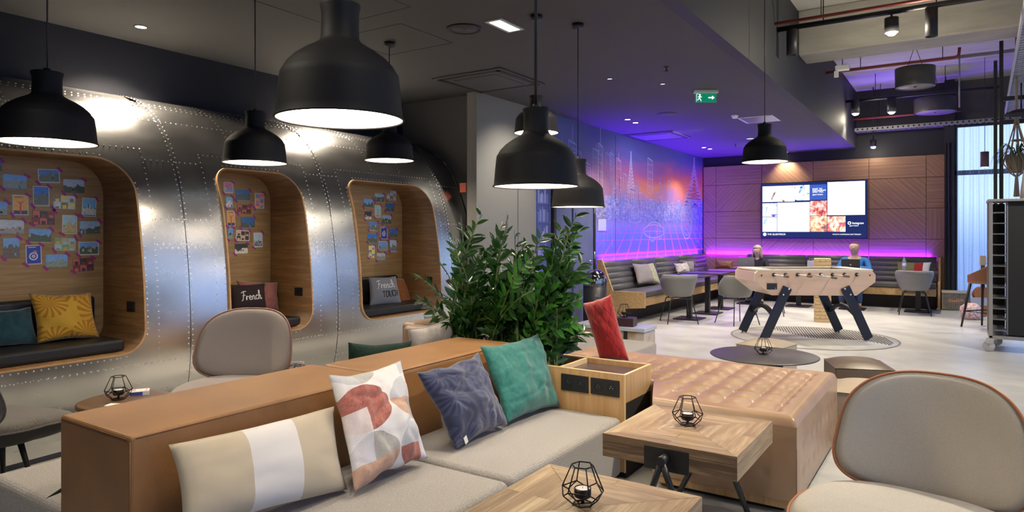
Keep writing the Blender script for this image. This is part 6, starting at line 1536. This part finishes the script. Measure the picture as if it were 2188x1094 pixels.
bg_ = at(2074, 683, z=0); b = B(); pk_ = mat('pink_check_cloth', (.55, .28, .28), .9, col2=(.75, .65, .62), sc=30, lo=.45, hi=.55); b.lathe([(0, 0), (.13, 0), (.17, .08), (.15, .20), (.08, .27), (.03, .26), (0, .22)], (0, 0, 0), pk_, 20); 
for v in b.b.verts: v.co += V((noise.noise(v.co*9)*.03, noise.noise(v.co*9+V((5, 0, 0)))*.03, 0))
tag(b.done('cloth_bag', loc=(bg_.x, bg_.y+.1, 0)), 'crumpled pink and white cloth bag beside the bar chair', 'bag')
# ================================================================ left side: round wooden table, cards
brw = wood('walnut_top', (.085, .045, .022), (.14, .08, .04), 0, 2, .35)
lt = at(238, 856, z=.45); t_ = empty('round_side_table', 'low round dark wood table behind the near end of the tan backrest', 'table', (-4.26, 2.16, 0)); b = B(); b.lathe([(0, .42), (.25, .42), (.265, .43), (.265, .445), (.25, .45), (0, .45)], m=brw, n=56); b.done('table_top', t_)
for k in range(3): a = k*2*pi/3+.5; b = B(); b.tube([(.12*cos(a), .12*sin(a), .42), (.24*cos(a), .24*sin(a), .005)], .013, black, 10); b.done('leg', t_)
p = at(253, 853, z=.4502); o = place(ch, p, .1, 'wire candle holder on the low round dark wood table at the left', 'black wire candle holders'); o.scale = (.95, .95, .95)
p = at(298, 843, z=.4502); b = B(); b.box((-.055, -.04, 0), (.055, .04, .028), mat('card_box_white', (.65, .65, .72), .4)); q = b.done('card_box', loc=(p.x+.0, p.y, .4502), rot=(0, 0, TH+R(25)), bevel=.001); tag(q, 'small blue and white card box beside the left candle holder', 'box')
b = B(); b.box((-.052, -.0408, .003), (.02, -.040, .024), flat((.05, .06, .30))); b.box((-.045, -.03, .028), (.045, .03, .0285), flat((.55, .25, .22))); b.box((-.02, -.015, .0285), (.035, .02, .029), flat((.75, .72, .65))); b.done('printed_panel', q)
p = at(280, 862, z=.4502)
b = B(); b.box((-.04, -.03, 0), (.04, .03, .004), white); tag(b.done('paper_card', loc=at(243, 866, z=.4502), rot=(0, 0, .5)), 'small white paper card at the foot of the left candle holder', 'card')
# second small table behind the backrest with a leaning menu card
pc = at(622, 790, d=4.85); pt2 = at(652, 790, d=4.82); t2 = empty('round_side_table', 'low round side table hidden behind the tan backrest under the white menu card', 'table', (pt2.x, pt2.y, 0)); b = B(); b.lathe([(0, .395), (.22, .395), (.22, .42), (0, .42)], m=brw, n=40); b.done('table_top', t2)
for k in range(3): a = k*2*pi/3; b = B(); b.tube([(.10*cos(a), .10*sin(a), .395), (.18*cos(a), .18*sin(a), .005)], .013, black, 10); b.done('leg', t2)
zt2 = at(622, 773, d=4.85).z; b = B(); b.box((-.094, -.0015, 0), (.094, .0015, zt2-.42), mat('menu_card', (.72, .70, .70), .5)); mc = b.done('menu_card', loc=(pc.x, pc.y, .4205), rot=(0, 0, TH+R(2))); tag(mc, 'white printed menu card standing behind the tan backrest, by the mauve chair', 'card'); h_ = zt2-.42; b = B(); rr = random.Random(6)
for k in range(34):
    x = rr.uniform(-.085, .078); z = h_-rr.uniform(.01, .040); b.box((x, -.003, z), (x+rr.uniform(.003, .012), -.002, z+rr.uniform(.002, .007)), flat(rr.choice([(.05, .05, .05), (.35, .12, .10), (.10, .10, .12), (.45, .30, .25)])))
for k in range(3): b.box((-.07, -.003, h_-.055-.01*k), (-.02+rr.uniform(0, .02), -.002, h_-.0535-.01*k), flat((.25, .25, .3)))
b.done('printed_drawings', mc)
p = at(640, 800, d=4.72); o = place(ch, (p.x, p.y, .4205), .2, 'wire candle holder in front of the white menu card, mostly hidden', 'black wire candle holders')
o.scale = (.84, .84, .84)
# ================================================================ far seating behind the planter
taup = mat('taupe_leather', (.16, .105, .075), .5, bump=.06, bsc=90)
a1 = at(856, 688, d=5.9); fs = empty('sofa', 'brown-taupe leather sofa half hidden behind the plant, near the right nook', 'sofa', (a1.x, a1.y, 0), R(0)); zt = a1.z
B().box((0, 0, .05), (.16, 1.1, zt), taup).done('backrest', fs, bevel=.04, seg=4); B().box((.165, .0, .05), (.8, 1.1, .42), taup).done('seat', fs, bevel=.04, seg=4); B().box((.17, -.17, .05), (.8, -.005, zt), taup).done('armrest', fs, bevel=.04, seg=4)
tealc = fabric('petrol_velvet', (.006, .04, .06), (.01, .06, .08), 60, .05, .7, .5)
cs = [at(908, 690, d=6.2), at(948, 690, d=6.2), at(946, 671, d=6.35), at(903, 673, d=6.35)]; c_lo = [V((c.x, c.y, c.z)) for c in cs]
c_lo[0].z -= .18; c_lo[1].z -= .18; pillow('cushion', 'petrol blue cushion just showing above the taupe sofa at the right nook', c_lo, .08, tealc, 18, n=14)
# grey low sofa with the red cushion
gs = empty('sofa', 'low grey wool sofa seat behind the planter, next to the tufted ottoman', 'sofa', (-3.1, 5.92, 0)); gw_ = fabric('taupe_wool', (.20, .18, .17), (.32, .29, .28), 150, .5); 
B().box((-.95, -.40, .06), (.63, .42, .40), gw_).done('seat', gs, bevel=.03, seg=4); B().box((-.10, -1.55, .06), (.30, -.46, .40), gw_).done('seat', gs, bevel=.03, seg=4)
B().box((-.30, -.50, .41), (.18, -.36, .70), mat('brown_back', (.10, .065, .055), .6)).done('bolster', gs, bevel=.04, seg=4)
b = B()
for x in (-.85, .2):
    for y in (-.3, .35): b.box((x-.02, y-.02, 0), (x+.02, y+.02, .06), blackm)
b.done('feet', gs)
q = [at(1290, 766, d=5.62), at(1336, 770, d=5.50), at(1312, 634, d=5.75), at(1248, 652, d=5.95)]
pillow('cushion', 'bright red quilted cushion standing at the far end of the tufted ottoman', [at(1282, 770, d=5.10), at(1345, 772, d=5.02), at(1305, 628, d=5.12), at(1245, 648, d=5.22)], .155, redq, 20, wr=.016, pinch=.03)
# white slab table with wood cubes, dark book and candle holder
wc = at(1374, 712, z=.45); sl_ = empty('slab_table', 'low table with a pale slab top and patchwork wood sides behind the red cushion', 'table', (-3.10, 6.74, 0)); B().box((-.42, -.16, .44), (.40, .18, .48), mat('pale_slab', (.42, .45, .55), .3)).done('table_top', sl_, bevel=.004)
B().box((-.40, -.14, .0), (.385, .165, .44), mat('patchwork_wood', (.32, .22, .12), .5, col2=(.45, .40, .36), sc=9, lo=.45, hi=.55)).done('body', sl_); B().box((.16, -.146, .2), (.20, -.141, .44), blackm).done('strap', sl_)
bk = at(1333, 700, z=.48); bk0 = V((-2.96, 6.70, .4805)); b = B(); b.box((-.10, -.08, 0), (.10, .08, .09), mat('maroon_box', (.035, .012, .02), .4)); tag(b.done('maroon_box', loc=bk0, bevel=.004, rot=(0, 0, R(8))), 'dark maroon box on the pale slab table behind the red cushion', 'box')
o = place(ch, (bk0.x-.02, bk0.y, bk0.z+.0905), .7, 'wire candle holder on the dark maroon box behind the red cushion', 'black wire candle holders')
# ================================================================ waste bin
bn = at(1281, 640, y=9.45); bi = empty('waste_bin', 'black domed waste bin with a chrome hood beside the oak bench end', 'bin', (-4.68, 9.42, 0)); b = B(); b.lathe([(0, 0), (.17, 0), (.18, .02), (.18, .68), (0, .68)], m=black, n=40); b.done('bin_body', bi)
b = B(); b.lathe([(.183, .66), (.185, .72), (.175, .79), (.14, .86), (.08, .90), (0, .915)], m=mat('dark_chrome', (.25, .25, .26), .12, 1), n=40); b.done('lid', bi)
b = B(); b.box((-.02, -.186, .50), (.05, -.178, .55), mat('bin_label', (.2, .2, .22), .5), Matrix.Rotation(TH, 4, 'Z')); b.done('bin_label', bi)
# dark rug edge on the left floor
p = at(0, 1001, z=0); q = at(131, 966, z=0); b = B(); e = (q-p).normalized(); nn = V((e.y, -e.x, 0)); b.prism([p-e*1.4, q+e*2.2, q+e*2.2+nn*.10, p-e*1.4+nn*.10], (0, 0, .004), mat('navy_rug', (.02, .02, .035), .95)); tag(b.done('floor_strip'), 'narrow dark navy strip on the floor at the lower left', 'floor strip')
# ================================================================ nook cushions and lettering
def nookc(label, q, x, m, seed, th=.12, nz=.25, **k):
    cs = [atp(a, c, (x, 0, .67), (1, 0, nz)) for a, c in q]; return pillow('cushion', label, cs, th, m, seed, n=20, **k)
nookc('dark petrol blue cushion in the left nook beside the gold one', ((-30, 745), (84, 735), (66, 655), (-30, 665)), -5.58, tealc, 30)
nookc('gold yellow palm-leaf velvet cushion in the left nook', ((79, 735), (214, 722), (195, 625), (61, 628)), -5.52, goldp, 31, .15, wr=.015)
nookc('dusty pink velvet cushion behind the black French cushion in the middle nook', ((520, 668), (597, 664), (594, 603), (504, 599)), -5.60, fabric('pink_velvet', (.27, .085, .075), (.36, .14, .12), 14, .2, .7, .5), 32)
o, f, nn = nookc('black cushion with white handwritten lettering in the middle nook', ((495, 668), (572, 666), (566, 605), (486, 608)), -5.50, mat('plum_black_cloth', (.020, .010, .013), .9), 33, .12, wr=.004)
wl = mat('white_lettering', (.75, .73, .74), .6)
# strokes of a handwritten word, unit box about 6 x 2
SCRIPT = {'F': [[(.1, 1.6), (.4, 1.9), (1.0, 1.95)], [(.55, 1.9), (.45, 1.0), (.25, .1), (.05, .05)], [(.25, 1.05), (.8, 1.12)]], 'r': [[(.0, .1), (.15, .85), (.2, .9), (.3, .8), (.5, .85)], [(.2, .9), (.15, .5), (.12, .05)]],
 'e': [[(0, .4), (.3, .55), (.42, .8), (.28, .95), (.08, .7), (.08, .3), (.3, .08), (.6, .3)]], 'n': [[(0, .85), (.05, .05)], [(.05, .5), (.25, .9), (.42, .8), (.42, .2), (.55, .08), (.7, .25)]], 'c': [[(.45, .8), (.28, .92), (.06, .65), (.06, .3), (.25, .06), (.55, .25)]],
 'h': [[(.0, .1), (.25, 1.2), (.28, 1.85), (.15, 1.9), (.1, 1.3), (.08, .05)], [(.08, .5), (.28, .85), (.44, .75), (.44, .2), (.55, .06), (.75, .25)]]}
def script(o, f, u0, v0, du, dv, m, r_, name='handwritten_lettering'):
    b = B(); x = 0
    for c, adv in (('F', .85), ('r', .55), ('e', .62), ('n', .72), ('c', .58), ('h', .6)):
        for st in SCRIPT[c]:
            pts = []
            for i in range(len(st)-1):
                p0, p1, p2, p3 = st[max(i-1, 0)], st[i], st[i+1], st[min(i+2, len(st)-1)]
                for k in range(5):
                    t_ = k/5; pts.append(tuple(.5*((2*p1[q])+(-p0[q]+p2[q])*t_+(2*p0[q]-5*p1[q]+4*p2[q]-p3[q])*t_*t_+(-p0[q]+3*p1[q]-3*p2[q]+p3[q])*t_**3) for q in (0, 1)))
            pts.append(st[-1]); b.tube([f(u0+(x+a)*du, v0+c_*dv+(x+a)*dv*.08, .001) for a, c_ in pts], r_, m, 5)
        x += adv
    b.done(name, o)
script(o, f, .20, .36, .145, .17, wl, .0045)
nookc('rust orange cushion leaning behind the grey lettered cushion in the right nook', ((850, 655), (880, 652), (862, 595), (838, 590)), -5.62, fabric('rust_cloth', (.30, .10, .025), (.36, .13, .04), 80, .1), 34, .10)
o, f, nn = nookc('blue-grey cushion with French TOUCH lettering in the right nook', ((789, 655), (860, 652), (846, 590), (787, 592)), -5.52, fabric('blue_grey_cloth', (.17, .18, .22), (.21, .22, .27), 160, .1), 35, .12, wr=.004)
script(o, f, .15, .55, .155, .155, wl, .0040)
b = B(); bk_ = mat('black_lettering', (.01, .01, .015), .7)
LET = {'T': [[(0, 1), (.7, 1)], [(.35, 1), (.35, 0)]], 'O': [[(0, .15), (0, .85), (.12, 1), (.48, 1), (.6, .85), (.6, .15), (.48, 0), (.12, 0), (0, .15)]], 'U': [[(0, 1), (0, .15), (.12, 0), (.48, 0), (.6, .15), (.6, 1)]], 'C': [[(.6, .8), (.48, 1), (.12, 1), (0, .85), (0, .15), (.12, 0), (.48, 0), (.6, .2)]], 'H': [[(0, 0), (0, 1)], [(.6, 0), (.6, 1)], [(0, .5), (.6, .5)]]}
x = 0
for c in 'TOUCH':
    for st in LET[c]: b.tube([f(.32+(x+a)*.125, .26+q*.20+(x+a)*.012, .001) for a, q in st], .0055, bk_, 5)
    x += .88
b.done('printed_lettering', o)
# ================================================================ light
for p in [D1, D2, D3]: light('downlight_beam', 'SPOT', p+V((0, 0, -.03)), 320, WARM, .035, 120, .7, p+V((0, 0, -3)))
for p in DS: light('downlight_beam', 'SPOT', p+V((0, 0, -.03)), 90, WARM, .03, 100, .8, p+V((0, 0, -3)))
# ceiling spots in rows over the far floor and the seats (added to brighten them, no fittings modelled)
for (x, y, e) in ((-3.6, 12.2, 160), (-2.4, 13.4, 160), (-2.4, 11.3, 170), (-3.6, 9.6, 160), (-2.4, 8.9, 160), (-3.3, 7.6, 80), (-2.6, 14.4, 130)):
    light('added_spot_beam', 'SPOT', (x, y, ZC-.05), e, (1, .90, .74), .05, 95, .7, (x, y, 0))
for (x, y, tx_, ty_, e) in ((-1.0, 11.8, -1.6, 11.6, 380), (-.4, 13.9, -.6, 13.6, 320), (s2.x, 8.45, -1.2, 8.8, 560), (s4.x, 14.3, -2.2, 13.2, 340), (s5.x, 14.3, -1.0, 13.0, 340), (0, 7.0, -.6, 6.9, 330), (.6, 4.8, -.9, 4.7, 600), (1.4, 2.6, .7, 2.1, 110), (1.6, 9.0, .2, 9.4, 320), (-.3, 1.4, -1.6, 2.2, 70), (1.0, 12.5, .3, 12.0, 240)):
    light('track_spot_beam', 'SPOT', (x, y, 3.72), e, (1, .88, .70), .06, 80, .7, (tx_, ty_, 0))
for (x, y, tx_, ty_, tz_, e) in ((-2.9, .5, -2.0, 2.2, .4, 90), (-3.2, 3.2, -3.0, 3.0, 0, 70), (-2.3, 4.6, -2.0, 4.4, 0, 110)):
    light('added_spot_beam', 'SPOT', (x, y, ZC-.06), e, (1, .88, .70), .05, 110, .8, (tx_, ty_, tz_))
light('wall_wash_beam', 'SPOT', (-4.0, 7.5, ZC-.06), 120, (1, .9, .72), .05, 90, .9, (XM, 7.5, 1.6))
light('mural_wash', 'SPOT', (-3.6, 11.5, ZC-.05), 80, (.85, .82, 1), .1, 130, .8, (XM, 11.8, 1.6))
light('mural_wash', 'SPOT', (-2.9, 14.0, ZC-.05), 80, (.85, .82, 1), .1, 130, .8, (XM, 14.2, 1.6))
def strip_light(loc, L, e, col, rz):
    ld = bpy.data.lights.new('led_glow', 'AREA'); ld.shape = 'RECTANGLE'; ld.size = L; ld.size_y = .025; ld.energy = e; ld.color = col; ld.spread = R(105)
    o = bpy.data.objects.new('led_glow', ld); COL.objects.link(o); o.location = loc; o.rotation_euler = (pi, 0, rz)
strip_light((XM+.025, 12.9, .968), 5.2, 230, (.10, .01, 1), R(90))
strip_light((-2.7, YB-.062, .968), 4.5, 130, (.13, .01, 1), 0)
for q, e in ((V((s2.x, 8.45, s2.z-.10)), 40), (s4+V((0, 0, -.1)), 9), (s5+V((0, 0, -.1)), 9), (s6+V((0, 0, -.09)), 6)): light('bare_lamp_glow', 'POINT', q, e, (1, .88, .66), .05)
SC.view_settings.view_transform = 'Standard'; SC.view_settings.look = 'None'; SC.view_settings.exposure = 0.17; SC.view_settings.gamma = 1
SC.view_settings.use_curve_mapping = False
SC.cycles.max_bounces = 7; SC.cycles.diffuse_bounces = 4; SC.cycles.glossy_bounces = 4; SC.cycles.transparent_max_bounces = 12; SC.cycles.sample_clamp_indirect = 5; SC.cycles.blur_glossy = 1.0
for o in SC.objects:
    if 'free' in o: del o['free']
